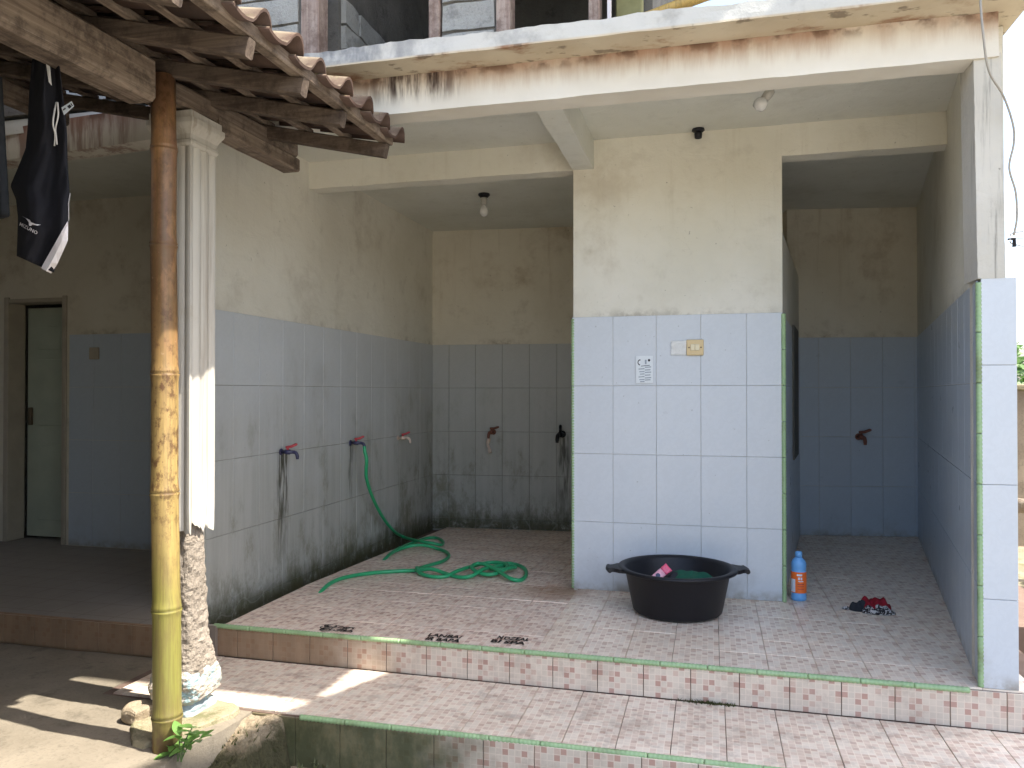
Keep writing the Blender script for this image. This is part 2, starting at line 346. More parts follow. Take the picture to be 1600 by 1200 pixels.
def ledge_mat():
    n = N('mossy broken concrete', 0.95, 0.2); p = n.pos(); q = n.xyz(p)
    f = n.noise(p, 60, 5, 0.7); g = n.noise(p, 9, 6, 0.7)
    c = n.mix(n.step(g, 0.35, 0.65), (0.36, 0.30, 0.21), (0.24, 0.19, 0.13)); c = n.mix(n.mul(n.step(f, 0.48, 0.70), 0.5), c, (0.13, 0.10, 0.07))
    m = n.step(n.math('ADD', q[2], n.mul(n.math('SUBTRACT', g, 0.5), 0.14)), -0.20, -0.25)
    m2 = n.step(n.math('ADD', q[0], n.mul(n.math('SUBTRACT', g, 0.5), 0.18)), -1.74, -1.68)
    c = n.mix(n.mul(n.math('MAXIMUM', m, m2), 0.93), c, n.mix(f, (0.018, 0.018, 0.010), (0.075, 0.075, 0.035)))
    n.col(c); n.bump(n.math('ADD', f, g), 0.9, 0.012); return n.done()
MT['ledge'] = ledge_mat()
MT['core'] = concrete_mat('crumbling concrete', (0.36, 0.31, 0.255), (0.27, 0.23, 0.185), 0.0, 1.0, 1.6)
MT['plinth'] = concrete_mat('plinth concrete', (0.36, 0.31, 0.21), (0.27, 0.24, 0.15), 0.55, 0.8)
MT['block'] = concrete_mat('grey concrete block', (0.42, 0.42, 0.385), (0.33, 0.33, 0.305), 0.0, 0.8, 1.3)
MT['mortar'] = concrete_mat('mortar joint', (0.20, 0.19, 0.17), (0.13, 0.125, 0.11), 0.0, 0.8)
def blue_mat():
    n = N('flaking blue paint', 0.85, 0.3); p = n.pos()
    k = n.step(n.noise(p, 22, 7, 0.75), 0.50, 0.56)
    c = n.mix(n.noise(p, 9), (0.24, 0.37, 0.39), (0.38, 0.48, 0.48))
    n.col(n.mix(k, (0.44, 0.39, 0.33), c)); n.bump(n.noise(p, 40, 5, 0.7), 1.0, 0.012); return n.done()
MT['blue_paint'] = blue_mat()
def shaft_mat():
    n = N('white pillar paint', 0.75, 0.3); p = n.pos()
    st = n.noise(n.vmul(p, (30, 30, 1.0)), 1.0, 5, 0.65)
    c = n.mix(n.step(st, 0.45, 0.75), (0.50, 0.475, 0.42), (0.34, 0.30, 0.245))
    c = n.mix(n.mul(n.step(n.noise(p, 5, 5, 0.7), 0.55, 0.72), 0.5), c, (0.42, 0.37, 0.29))
    n.col(c); n.bump(n.noise(p, 50, 4), 0.25, 0.004); return n.done()
MT['shaft'] = shaft_mat()

MT['black_plastic'] = plain('black plastic', (0.008, 0.008, 0.011), 0.48, 0.35, 0.3, 40, 0.05)
MT['hose'] = plain('green hose rubber', (0.028, 0.36, 0.15), 0.30, 0.5, 0.2, 8)
MT['bottle_blue'] = plain('blue bottle plastic', (0.16, 0.42, 0.80), 0.35, 0.5, 0.08)
MT['label_orange'] = plain('orange label', (0.85, 0.17, 0.03), 0.5, 0.4, 0.06)
MT['label_white'] = plain('white label', (0.70, 0.76, 0.85), 0.5, 0.4, 0.05)
MT['paper'] = plain('white sticker paper', (0.68, 0.72, 0.74), 0.6, 0.3, 0.06)
MT['ink'] = plain('black ink', (0.035, 0.035, 0.045), 0.7, 0.3, 0.2)
MT['ink_grey'] = plain('faded grey print', (0.30, 0.34, 0.38), 0.7, 0.3, 0.2)
MT['marker'] = plain('black marker paint', (0.03, 0.022, 0.02), 0.7, 0.3, 0.2)
MT['switch'] = plain('yellowed switch plastic', (0.62, 0.48, 0.26), 0.4, 0.5, 0.06)
MT['rocker'] = plain('pale switch plastic', (0.72, 0.64, 0.44), 0.4, 0.5, 0.05)
MT['screw'] = plain('dark screw', (0.10, 0.07, 0.04), 0.5)
MT['navy'] = plain('navy tap plastic', (0.035, 0.035, 0.085), 0.35)
MT['red_tap'] = plain('red tap lever', (0.42, 0.05, 0.06), 0.4)
MT['cream_tap'] = plain('cream tap plastic', (0.62, 0.50, 0.42), 0.4)
MT['rust_tap'] = plain('rusty pipe', (0.20, 0.075, 0.05), 0.7)
MT['chrome'] = plain('dull chrome', (0.55, 0.53, 0.50), 0.25)
MT['chrome'].node_tree.nodes['Principled BSDF'].inputs['Metallic'].default_value = 0.9
MT['bulb'] = plain('frosted bulb glass', (0.62, 0.62, 0.60), 0.25)
MT['socket'] = plain('bulb socket', (0.42, 0.40, 0.35), 0.5)
MT['cable'] = plain('grey cable', (0.36, 0.34, 0.30), 0.6)
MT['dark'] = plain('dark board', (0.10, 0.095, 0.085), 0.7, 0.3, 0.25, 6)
MT['door_green'] = plain('grey green door paint', (0.42, 0.47, 0.38), 0.6, 0.4, 0.2, 5)
MT['frame_wood'] = plain('painted frame', (0.40, 0.36, 0.29), 0.7, 0.3, 0.2, 8)
MT['shorts'] = plain('black sports fabric', (0.013, 0.013, 0.017), 0.85, 0.25, 0.25, 60, 0.1)
MT['shorts_white'] = plain('white mesh fabric', (0.72, 0.68, 0.68), 0.85, 0.2, 0.06, 60, 0.1)
MT['cord'] = plain('white drawcord', (0.60, 0.58, 0.55), 0.8)
MT['charcoal_cloth'] = plain('charcoal cloth', (0.03, 0.033, 0.038), 0.9, 0.2, 0.3, 30)
MT['red_cloth'] = plain('dark red cloth', (0.24, 0.014, 0.024), 0.9, 0.2, 0.35, 25, 0.2)
MT['green_cloth'] = plain('dark green cloth', (0.010, 0.085, 0.050), 0.85, 0.3, 0.4, 25, 0.2)
MT['pink'] = plain('pink plastic', (0.80, 0.11, 0.20), 0.35)
MT['pink_pale'] = plain('pale pink print', (0.85, 0.42, 0.50), 0.35)
def pattern_cloth():
    n = N('black and white patterned cloth', 0.9, 0.2); o = n.obj()
    k = n.step(n.noise(o, 55, 3, 0.6, 1.0), 0.50, 0.55)
    n.col(n.mix(k, (0.03, 0.028, 0.03), (0.52, 0.50, 0.49))); return n.done()
MT['pattern'] = pattern_cloth()
def leaf_mat(name, a, b):
    n = N(name, 0.45, 0.4); p = n.pos()
    n.col(n.mix(n.math('MULTIPLY', n.rnd(), 1.0), a, b)); n.b.inputs['Subsurface Weight'].default_value = 0.0
    tr = n.new('ShaderNodeBsdfTranslucent'); tr.inputs['Color'].default_value = (*[min(1, v * 1.6) for v in b], 1)
    mx = n.new('ShaderNodeMixShader'); mx.inputs[0].default_value = 0.3
    out = [x for x in n.n if x.type == 'OUTPUT_MATERIAL'][0]
    n.link(n.b.outputs[0], mx.inputs[1]); n.link(tr.outputs[0], mx.inputs[2]); n.link(mx.outputs[0], out.inputs['Surface'])
    return n.done()
MT['leaf'] = leaf_mat('fresh leaf', (0.11, 0.24, 0.05), (0.20, 0.36, 0.10))
MT['bush'] = leaf_mat('bush leaf', (0.07, 0.15, 0.03), (0.13, 0.22, 0.05))
MT['moss'] = leaf_mat('moss tuft', (0.05, 0.07, 0.02), (0.09, 0.10, 0.04))
MT['stem'] = plain('green stem', (0.10, 0.16, 0.05), 0.7)
MT['stone'] = concrete_mat('field stone', (0.30, 0.25, 0.19), (0.20, 0.16, 0.12), 0.2, 0.6)
MT['brick_red'] = concrete_mat('red brick', (0.34, 0.13, 0.08), (0.26, 0.10, 0.065), 0.0, 0.6)
MT['shade_house'] = plaster_mat('neighbour wall render', (0.70, 0.68, 0.62), (0.62, 0.60, 0.54), (0.45, 0.42, 0.36), 0.4)

# ------------------------------------------------------------------ mesh helper
class MB:
    def __init__(s): s.v = []; s.f = []
    def add(s, vs, fs):
        k = len(s.v); s.v += [tuple(v) for v in vs]; s.f += [tuple(i + k for i in f) for f in fs]; return s
    def box(s, a, b, bev=0.0):
        (x0, y0, z0), (x1, y1, z1) = a, b
        if bev <= 0:
            vs = [(x, y, z) for z in (z0, z1) for y in (y0, y1) for x in (x0, x1)]
            return s.add(vs, [(0, 2, 3, 1), (4, 5, 7, 6), (0, 1, 5, 4), (2, 6, 7, 3), (0, 4, 6, 2), (1, 3, 7, 5)])
        e = bev                     # chamfered box: three shells of 4 corners per axis
        X = (x0, x0 + e, x1 - e, x1); Y = (y0, y0 + e, y1 - e, y1); Z = (z0, z0 + e, z1 - e, z1)
        rings = []
        for zi in range(4):
            ins = 1 if zi in (0, 3) else 0
            if ins: r = [(X[1], Y[1]), (X[2], Y[1]), (X[2], Y[2]), (X[1], Y[2])]; r = [q for q in r for _ in (0, 1)]
            else: r = [(X[0], Y[1]), (X[1], Y[0]), (X[2], Y[0]), (X[3], Y[1]), (X[3], Y[2]), (X[2], Y[3]), (X[1], Y[3]), (X[0], Y[2])]
            if ins: rings.append([(q[0], q[1], Z[zi]) for q in [(X[1], Y[1]), (X[1], Y[1]), (X[2], Y[1]), (X[2], Y[1]), (X[2], Y[2]), (X[2], Y[2]), (X[1], Y[2]), (X[1], Y[2])]])
            else: rings.append([(q[0], q[1], Z[zi]) for q in r])
        k = len(s.v)
        vs = []; idx = []
        for r in rings:
            row = []
            for q in r:
                if vs and q in vs[-8:]: row.append(len(vs) - 1 - vs[::-1].index(q))
                else: vs.append(q); row.append(len(vs) - 1)
            idx.append(row)
        fs = []
        for a_, b_ in zip(idx, idx[1:]):
            for i in range(8):
                j = (i + 1) % 8
                q = []
                for t in (a_[i], a_[j], b_[j], b_[i]):
                    if t not in q: q.append(t)
                if len(q) >= 3: fs.append(tuple(q))
        fs.append(tuple(dict.fromkeys(reversed(idx[0])))); fs.append(tuple(dict.fromkeys(idx[3])))
        return s.add(vs, fs)
    def tube(s, pts, rad, seg=8, cap=True):
        pts = [Vector(p) for p in pts]; n = len(pts)
        rad = rad if isinstance(rad, (list, tuple)) else [rad] * n
        up = None; rings = []
        for i, p in enumerate(pts):
            t = (pts[min(i + 1, n - 1)] - pts[max(i - 1, 0)])
            t = t.normalized() if t.length > 1e-9 else Vector((0, 0, 1))
            if up is None:
                up = Vector((0, 0, 1)) if abs(t.z) < 0.9 else Vector((1, 0, 0))
            sde = t.cross(up)
            sde = sde.normalized() if sde.length > 1e-6 else t.orthogonal().normalized()
            up = sde.cross(t).normalized()
            rings.append([p + (sde * math.cos(2 * math.pi * k / seg) + up * math.sin(2 * math.pi * k / seg)) * rad[i] for k in range(seg)])
        return s.loft(rings, cap)
    def loft(s, rings, cap=True, closed=True):
        m = len(rings[0]); vs = [q for r in rings for q in r]; fs = []
        for i in range(len(rings) - 1):
            for k in range(m if closed else m - 1):
                j = (k + 1) % m
                fs.append((i * m + k, i * m + j, (i + 1) * m + j, (i + 1) * m + k))
        if cap and closed:
            fs.append(tuple(range(m - 1, -1, -1))); b = (len(rings) - 1) * m; fs.append(tuple(b + k for k in range(m)))
        return s.add(vs, fs)
    def lathe(s, prof, c=(0, 0, 0), seg=24, cap=True, sx=1.0, sy=1.0):
        rings = [[(c[0] + r * sx * math.cos(2 * math.pi * k / seg), c[1] + r * sy * math.sin(2 * math.pi * k / seg), c[2] + z) for k in range(seg)] for r, z in prof]
        return s.loft(rings, cap)
    def prism(s, poly, z0, z1):
        n = len(poly); vs = [(x, y, z0) for x, y in poly] + [(x, y, z1) for x, y in poly]
        fs = [tuple(range(n - 1, -1, -1)), tuple(range(n, 2 * n))] + [(i, (i + 1) % n, n + (i + 1) % n, n + i) for i in range(n)]
        return s.add(vs, fs)
    def mesh(s, name, smooth=False):
        me = bpy.data.meshes.new(name); me.from_pydata(s.v, [], s.f); me.update()
        if smooth: me.polygons.foreach_set('use_smooth', [True] * len(me.polygons))
        return me
    def build(s, name, m, parent=None, smooth=False):
        """vertices are world coordinates; the object's origin is its parent's"""
        o_ = wloc(parent)
        if o_.length: s.v = [(a - o_.x, b - o_.y, c - o_.z) for a, b, c in s.v]
        return link(name, s.mesh(name, smooth), m, parent)

def wloc(o):
    p = Vector((0, 0, 0))
    while o is not None: p = p + Vector(o.location); o = o.parent
    return p
def link(name, me, m, parent=None, loc=None, rot=None):
    o = bpy.data.objects.new(name, me); C.objects.link(o)
    if m is not None and me is not None and not me.materials: me.materials.append(MT[m] if isinstance(m, str) else m)
    if parent is not None: o.parent = parent
    if loc is not None: o.location = Vector(loc) - wloc(parent)
    if rot is not None: o.rotation_euler = rot
    return o
def tag(o, label, cat, group=None):
    o['label'] = label; o['category'] = cat
    if group: o['group'] = group
    return o
def thing(name, loc, label, cat, group=None):
    o = bpy.data.objects.new(name, None); C.objects.link(o); o.location = loc; o.empty_display_size = 0.1
    return tag(o, label, cat, group)
def struct(o, label=None, kind='structure'):
    o['kind'] = kind
    if label: o['label'] = label
    return o
def roughen(mb, amp, sc, keep=None):
    out = []
    for v in mb.v:
        q = Vector(v)
        if keep is None or keep(q):
            d = noise.noise_vector(q * sc) * amp + noise.noise_vector(q * sc * 3.1) * amp * 0.4
            q = q + d
        out.append(tuple(q))
    mb.v = out; return mb
def grid_box(a, b, nx, ny, nz):
    """box whose faces are subdivided (for roughening); shared vertices"""
    mb = MB(); idx = {}
    def vid(i, j, k):
        key = (i, j, k)
        if key not in idx:
            idx[key] = len(mb.v)
            mb.v.append((a[0] + (b[0] - a[0]) * i / nx, a[1] + (b[1] - a[1]) * j / ny, a[2] + (b[2] - a[2]) * k / nz))
        return idx[key]
    for i in range(nx):
        for j in range(ny):
            mb.f.append((vid(i, j, 0), vid(i, j + 1, 0), vid(i + 1, j + 1, 0), vid(i + 1, j, 0)))
            mb.f.append((vid(i, j, nz), vid(i + 1, j, nz), vid(i + 1, j + 1, nz), vid(i, j + 1, nz)))
    for i in range(nx):
        for k in range(nz):
            mb.f.append((vid(i, 0, k), vid(i + 1, 0, k), vid(i + 1, 0, k + 1), vid(i, 0, k + 1)))
            mb.f.append((vid(i, ny, k), vid(i, ny, k + 1), vid(i + 1, ny, k + 1), vid(i + 1, ny, k)))
    for j in range(ny):
        for k in range(nz):
            mb.f.append((vid(0, j, k), vid(0, j, k + 1), vid(0, j + 1, k + 1), vid(0, j + 1, k)))
            mb.f.append((vid(nx, j, k), vid(nx, j + 1, k), vid(nx, j + 1, k + 1), vid(nx, j, k + 1)))
    return mb
def spline(pts, n=8):
    pts = [Vector(p) for p in pts]; out = []
    for i in range(len(pts) - 1):
        p0 = pts[max(i - 1, 0)]; p1 = pts[i]; p2 = pts[i + 1]; p3 = pts[min(i + 2, len(pts) - 1)]
        for k in range(n):
            t = k / n
            out.append(0.5 * ((2 * p1) + (p2 - p0) * t + (2 * p0 - 5 * p1 + 4 * p2 - p3) * t * t + (3 * p1 - p0 - 3 * p2 + p3) * t ** 3))
    out.append(pts[-1]); return out
_tiles = {}
def tile_mesh(key, sx, sy, th, m, flat='z'):
    """slightly pillowed tile with chamfered rim, lying in xy (flat=z) or standing in xz facing -y (flat=y)"""
    k = (key, round(sx, 3), round(sy, 3), flat)
    if k in _tiles: return _tiles[k]
    e = 0.0012; hx, hy = sx / 2, sy / 2
    lo = [(-hx, -hy), (hx, -hy), (hx, hy), (-hx, hy)]; hi = [(-hx + e, -hy + e), (hx - e, -hy + e), (hx - e, hy - e), (-hx + e, hy - e)]
    vs = [(x, y, 0) for x, y in lo] + [(x, y, th - e) for x, y in lo] + [(x, y, th) for x, y in hi]
    fs = [(3, 2, 1, 0)] + [(i, (i + 1) % 4, 4 + (i + 1) % 4, 4 + i) for i in range(4)] + [(4 + i, 4 + (i + 1) % 4, 8 + (i + 1) % 4, 8 + i) for i in range(4)] + [(8, 9, 10, 11)]
    if flat == 'y': vs = [(x, -z, y) for x, y, z in vs]
    me = bpy.data.meshes.new(key); me.from_pydata(vs, [], fs); me.update(); me.materials.append(MT[m]); _tiles[k] = me
    return me

# ================================================================== SETTING
ZT = -0.155                       # tread level
ZG = -0.36                        # yard level
YN = 3.42                         # front of the platform
def fz(x, y):                     # the wet bay drains to the back
    return -0.034 * max(0.0, y - 4.3) if x < -0.80 else 0.0

g = MB()
gx = [-400, -60, -12, -6] + [-4 + 0.5 * i for i in range(21)] + [9, 14, 60, 400]; gy = [-400, -60, -12, -6] + [-4 + 0.5 * i for i in range(29)] + [14, 20, 60, 400]
g.add([(x, y, ZG + (0.02 * noise.noise(Vector((x, y, 0)) * 1.3) if abs(x) < 10 and abs(y) < 12 else 0)) for y in gy for x in gx],
      [(j * len(gx) + i, j * len(gx) + i + 1, (j + 1) * len(gx) + i + 1, (j + 1) * len(gx) + i) for j in range(len(gy) - 1) for i in range(len(gx) - 1)])
struct(g.build('ground', 'ground', None, True), 'earthy yard ground in front of the wash house')

yp = grid_box((-1.7, -7.5, ZG - 0.1), (12.0, 2.35, ZG + 0.03), 40, 30, 1); yp.v = [(x, y, z + 0.006 * noise.noise(Vector((x, y, 0)))) for x, y, z in yp.v]
struct(yp.build('added_bounce_paving', 'paving'), 'unseen pale concrete sheet added to bounce sunlight into the bays')  # unseen pale sheet, added to bounce sunlight up into the bays
ap = grid_box((-8.0, -3.0, ZG - 0.05), (-1.93, 2.875, ZT - 0.008), 60, 60, 2)
def _ap(v):
    x, y, z = v
    if x > -2.4:                                   # ragged, mossy right rim of the apron
        x += 0.06 * noise.noise(Vector((1.7, y * 5, 0))) + (0.05 if y > 2.3 else -0.10 * min(1, (2.3 - y) * 1.2)) * max(0, (x + 2.4) / 0.47)
    z += 0.006 * noise.noise(Vector((x, y, 0)) * 3) + (0.004 * noise.noise(Vector((x, y, 4)) * 14) if z > -0.2 else 0)
    return (x, y, z)
ap.v = [_ap(v) for v in ap.v]
struct(ap.build('concrete_apron', 'apron'), 'worn sunlit concrete apron left of the steps')

a2 = grid_box((-8.0, 2.876, ZG), (-2.603, 3.326, ZT - 0.008), 50, 6, 1); a2.v = [_ap(v) for v in a2.v]
struct(a2.build('concrete_apron', 'apron'), 'shaded concrete strip below the left wing floor')
# platform (structure) with its tiles
pl = MB()
pl.box((-2.35, YN + 0.008, ZG), (1.35, 4.40, -0.008))
pl.add([(-2.36, 4.40, -0.008), (-0.80, 4.40, -0.008), (-0.80, 7.2, -0.106), (-2.40, 7.2, -0.106), (-2.36, 4.40, -0.3), (-0.80, 4.40, -0.3), (-0.80, 7.2, -0.3), (-2.40, 7.2, -0.3)],
       [(0, 1, 2, 3), (0, 3, 7, 4), (1, 5, 6, 2), (2, 6, 7, 3)])
pl.box((0.20, 4.40, ZG), (1.80, 7.1, -0.0085))
pl.box((-2.62, YN + 0.008, ZG), (-2.35, 7.2, -0.115))
platform = struct(pl.build('platform_floor', 'grout'), 'raised tiled floor of the washing bay')
n_t = 0
J0 = -0.17
def right_x(y): return 1.02 + (y - 3.43) * 0.174
def left_stall_x(y): return 0.37 + (y - 4.555) * 0.13
for r_ in range(18):
    y0 = YN + 0.012 + 0.2 * r_; y1 = y0 + 0.2
    for c_ in range(-12, 9):
        x0 = J0 + 0.2 * c_; x1 = x0 + 0.2
        yc = (y0 + y1) / 2
        if y0 > 4.5:
            inbay = x1 <= -0.75 and y0 < 6.95; install = x0 >= left_stall_x(yc) - 0.2 and x0 < right_x(yc) + 0.05 and y0 < 6.9 and x1 > 0.3
            if not (inbay or install): continue
        if x0 < -2.40 or x0 > right_x(yc) + 0.03: continue
        wx0 = max(x0, -2.37 if y0 > 3.6 else -2.40)
        if x1 - wx0 < 0.03: continue
        sx = x1 - wx0 - 0.0022
        wet = x1 < -0.7
        xc = (wx0 + x1) / 2
        o = link('floor_tile', tile_mesh('floor_tile_wet' if wet else 'floor_tile', sx, 0.1978, 0.008, 'floor_tile_wet' if wet else 'floor_tile'), None, platform,
                 (xc, yc, fz(xc, yc) - 0.008 + random.uniform(-0.0006, 0.0008)), (-0.034 if fz(xc, yc) < 0 else 0, random.uniform(-.002, .002), 0))
        n_t += 1

# steps: tread slab, riser tiles, tread tiles, green edge beads
st = MB()
st.box((-2.6, 2.875, ZG), (2.3, YN + 0.0, ZT - 0.008))
steps = struct(st.build('steps', 'grout'), 'two shallow tiled steps with green edge beads')
for c_ in range(-12, 13):
    x0 = -0.29 + 0.2 * c_
    if x0 > -2.55:
        link('riser_tile', tile_mesh('riser_tile', 0.197, 0.147, 0.008, 'riser_tile', 'y'), None, steps, (x0 + 0.1, YN + 0.006, -0.0815), (0, 0, random.uniform(-.003, .003)))
    if x0 > -2.05:
        link('riser_tile', tile_mesh('riser_tile_low', 0.197, 0.20, 0.008, 'riser_tile', 'y'), None, steps, (x0 + 0.04 + 0.1, 2.874, -0.265), (0, 0, random.uniform(-.003, .003)))
    for k, (ya, yb) in enumerate(((2.885, 3.075), (3.075, 3.275), (3.275, 3.41))):
        if -2.65 < x0 - 0.06:
            link('tread_tile', tile_mesh('tread_tile', 0.197, yb - ya - 0.003, 0.008, 'tread_tile'), None, steps, (x0 + 0.04, (ya + yb) / 2, ZT - 0.008 + random.uniform(-.001, .001)))
def bead_mesh(L, r, nr=12):
    mb = MB(); rings = []
    for i in range(nr * 3 + 1):
        ph = (i % 3); rr = r * (0.82 if ph == 0 else 1.0)
        x = -L / 2 + L * i / (nr * 3)
        rings.append([(x, -rr * math.sin(a), rr * math.cos(a)) for a in (R(0), R(30), R(60), R(90), R(120), R(150), R(180))] + [(x, 0.004, -r * 0.9), (x, 0.004, r * 0.8)])
    mb.loft(rings, True); me = mb.mesh('edge_bead', True); me.materials.append(MT['trim']); return me
bead = bead_mesh(0.198, 0.0125)
for c_ in range(-12, 7):
    x0 = -0.22 + 0.2 * c_
    if x0 > -2.5 and x0 < 0.95: link('edge_bead', bead, None, steps, (x0 + 0.1 if x0 < 0.9 else 0.92, YN - 0.001, -0.0075), (random.uniform(-.03, .03), 0, random.uniform(-.006, .006)))
for c_ in range(-8, 11):
    x0 = -0.03 + 0.2 * c_
    if x0 > -1.68: link('edge_bead', bead, None, steps, (x0 + 0.1, 2.872 + 0.012 * (x0 + 1.6) / 1.6, ZT - 0.0075), (random.uniform(-.03, .03), 0, 0.008 + random.uniform(-.006, .006)))

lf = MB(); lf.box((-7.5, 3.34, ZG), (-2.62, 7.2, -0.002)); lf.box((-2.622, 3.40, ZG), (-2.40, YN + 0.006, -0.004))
struct(lf.build('side_floor', 'slab_floor'), 'tiled floor of the left wing, toned dark for its shade')
lr = MB(); lr.box((-7.5, 3.325, ZG), (-2.60, 3.339, -0.004))
struct(lr.build('side_riser', plain('brown worn riser', (0.30, 0.20, 0.13), 0.7, 0.3, 0.4, 6)), 'brown worn riser below the left wing floor')

side_r = bpy.data.objects['side_riser']
for c_ in range(16):
    link('riser_tile', tile_mesh('riser_tile', 0.197, 0.147, 0.008, 'riser_tile', 'y'), None, side_r, (-2.72 - 0.2 * c_, 3.3245, -0.0815), (0, 0, random.uniform(-.003, .003)))
# ================================================================== WASH HOUSE
house = thing('wash_house', (-0.6, 5.0, 0), 'two storey cream wash house with blue tiled lower walls', 'building')
def wall_part(name, p0, p1, z0, z1, th, m):
    """vertical slab; its face lies on p0->p1, its body th to the left of that direction"""
    p0 = Vector((*p0, 0)); p1 = Vector((*p1, 0)); d = (p1 - p0).normalized(); nrm = Vector((-d.y, d.x, 0)) * th
    poly = [(p0.x, p0.y), (p1.x, p1.y), (p1.x + nrm.x, p1.y + nrm.y), (p0.x + nrm.x, p0.y + nrm.y)]
    mb = MB().prism(poly, z0, z1); o = mb.build(name, m, house); o['_'] = 0; del o['_']; return o
def clad(part, p0, p1, m, key, u_first=0.25, rows=((0, 0.4), (0.4, 0.8), (0.8, 1.2), (1.2, 1.6)), wt=0.25, gap=0.0022, th=0.005):
    """wall tiles along p0->p1 (viewer on the right of that direction), each one an object"""
    p0 = Vector((*p0, 0)); p1 = Vector((*p1, 0)); L = (p1 - p0).length; d = (p1 - p0).normalized(); ang = math.atan2(d.y, d.x)
    us = [0.0]; u = u_first
    while u < L - 0.02: us.append(u); u += wt
    us.append(L)
    for ua, ub in zip(us, us[1:]):
        for za, zb in rows:
            q = p0 + d * ((ua + ub) / 2)
            link('wall_tile', tile_mesh(key, ub - ua - gap, zb - za - gap, th, m, 'y'), None, part, (q.x, q.y, (za + zb) / 2),
                 (random.uniform(-.0015, .0015), random.uniform(-.001, .001), ang + random.uniform(-.002, .002)))

ZC = 2.655
# left side wall of the bay (face towards +x): walk from back to front so the viewer is on the right -> p0 front? use front->back with body on the left
LW0, LW1 = (-2.535, 3.50), (-2.51, 6.93)
w1 = wall_part('side_wall', LW0, LW1, -0.30, ZC, 0.13, 'plaster_grey'); w1['label'] = 'long side wall with mossy grimy blue tiles'
clad(w1, LW0, LW1, 'tile_grimy', 'tile_grimy', 0.23, ((-0.13, 0), (0, 0.4), (0.4, 0.8), (0.8, 1.2), (1.2, 1.6)), gap=0.0026, th=0.007)
MB().prism([(LW0[0] + 0.0002, LW0[1] + 0.005), (LW1[0] + 0.0002, LW1[1]), (LW1[0] + 0.0022, LW1[1]), (LW0[0] + 0.0022, LW0[1] + 0.005)][::-1], -0.135, 1.598).build('tile_bed', 'wall_grout', w1)
# back wall of the bay
BW0, BW1 = (-2.60, 6.80), (0.72, 7.0825)
w2 = wall_part('back_wall', BW0, BW1, -0.30, ZC, 0.13, 'plaster_stained')
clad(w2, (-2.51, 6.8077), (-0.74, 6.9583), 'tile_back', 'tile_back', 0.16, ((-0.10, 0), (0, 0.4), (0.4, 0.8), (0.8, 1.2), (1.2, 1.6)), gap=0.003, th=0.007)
MB().prism([(-2.505, 6.8081), (-0.74, 6.9581), (-0.74, 6.9561), (-2.505, 6.8061)][::-1], -0.12, 1.598).build('tile_bed', 'wall_grout', w2)
# block between bay and stall
YC = 4.555
cw = MB().prism([(-0.795, YC + 0.012), (0.383, YC + 0.012), (0.383, YC + 0.15), (-0.675, YC + 0.15), (-0.675, 7.0), (-0.795, 7.0)], -0.3, ZC)
w3 = cw.build('centre_wall', 'plaster', house)
clad(w3, (-0.803, YC + 0.010), (0.383, YC + 0.010), 'tile', 'tile_centre', 0.243, ((0, 0.4), (0.4, 0.8), (0.8, 1.2), (1.2, 1.607)), gap=0.0015, th=0.004)
def vbead(x, y, z0, z1, part, r, rz=0.0):
    z = z0
    while z < z1 - 0.02:
        link('corner_bead', bead, None, part, (x, y, z + 0.1), (0, R(90), rz)); z += 0.2
vb = bead
vbead(0.388, YC + 0.004, 0.0, 1.6, w3, 0.012)
vbead(-0.797, YC + 0.016, 0.0, 1.6, w3, 0.012)
# stall: flared side walls and back
SL0, SL1 = (0.383, YC + 0.10), (0.690, 6.72)
w4 = wall_part('stall_side_wall', SL0, SL1, -0.30, 2.10, 0.10, 'plaster'); clad(w4, (0.40, YC + 0.16), SL1, 'tile_blue', 'tile_stall', 0.25, ((0, 0.4), (0.4, 0.8), (0.8, 1.2), (1.2, 1.6)))
SB0, SB1 = (0.60, 6.705), (1.75, 6.90)
w5 = wall_part('stall_back_wall', SB0, SB1, -0.30, ZC + 0.05, 0.13, 'plaster_stained'); clad(w5, (0.685, 6.719), (1.64, 6.879), 'tile_blue', 'tile_stall', 0.16, ((0, 0.4), (0.4, 0.8), (0.8, 1.2), (1.2, 1.607)))
RW0, RW1 = (1.625, 6.98), (1.045, 3.57)
w6 = wall_part('right_side_wall', RW0, RW1, -0.30, ZC, 0.11, 'plaster'); clad(w6, RW0, (1.0251, 3.45), 'tile_blue', 'tile_right', 0.18, ((0, 0.4), (0.4, 0.8), (0.8, 1.2), (1.2, 1.607)))
# corner post of the right wall: tiled foot, streaked cement above
pp = MB().prism([(1.035, 3.442), (1.150, 3.442), (1.160, 3.60), (1.040, 3.60)], -0.01, 1.612)
w7 = pp.build('corner_post', 'cement', house)
for za, zb in ((0, 0.35), (0.35, 0.80), (0.80, 1.27), (1.27, 1.614)):
    link('wall_tile', tile_mesh('tile_post', 0.124, zb - za - 0.0018, 0.008, 'tile', 'y'), None, w7, (1.094, 3.441, (za + zb) / 2), (0, 0, random.uniform(-.004, .004)))
vbead(1.027, 3.443, 0.0, 1.6, w7, 0.012)
up = grid_box((1.020, 3.43, 1.612), (1.118, 3.60, 2.50), 5, 6, 30)
roughen(up, 0.0018, 30); up.v = [(x - (z - 1.6) * 0.012, y, z) for x, y, z in up.v]
up.build('cement_post', 'cement', house)

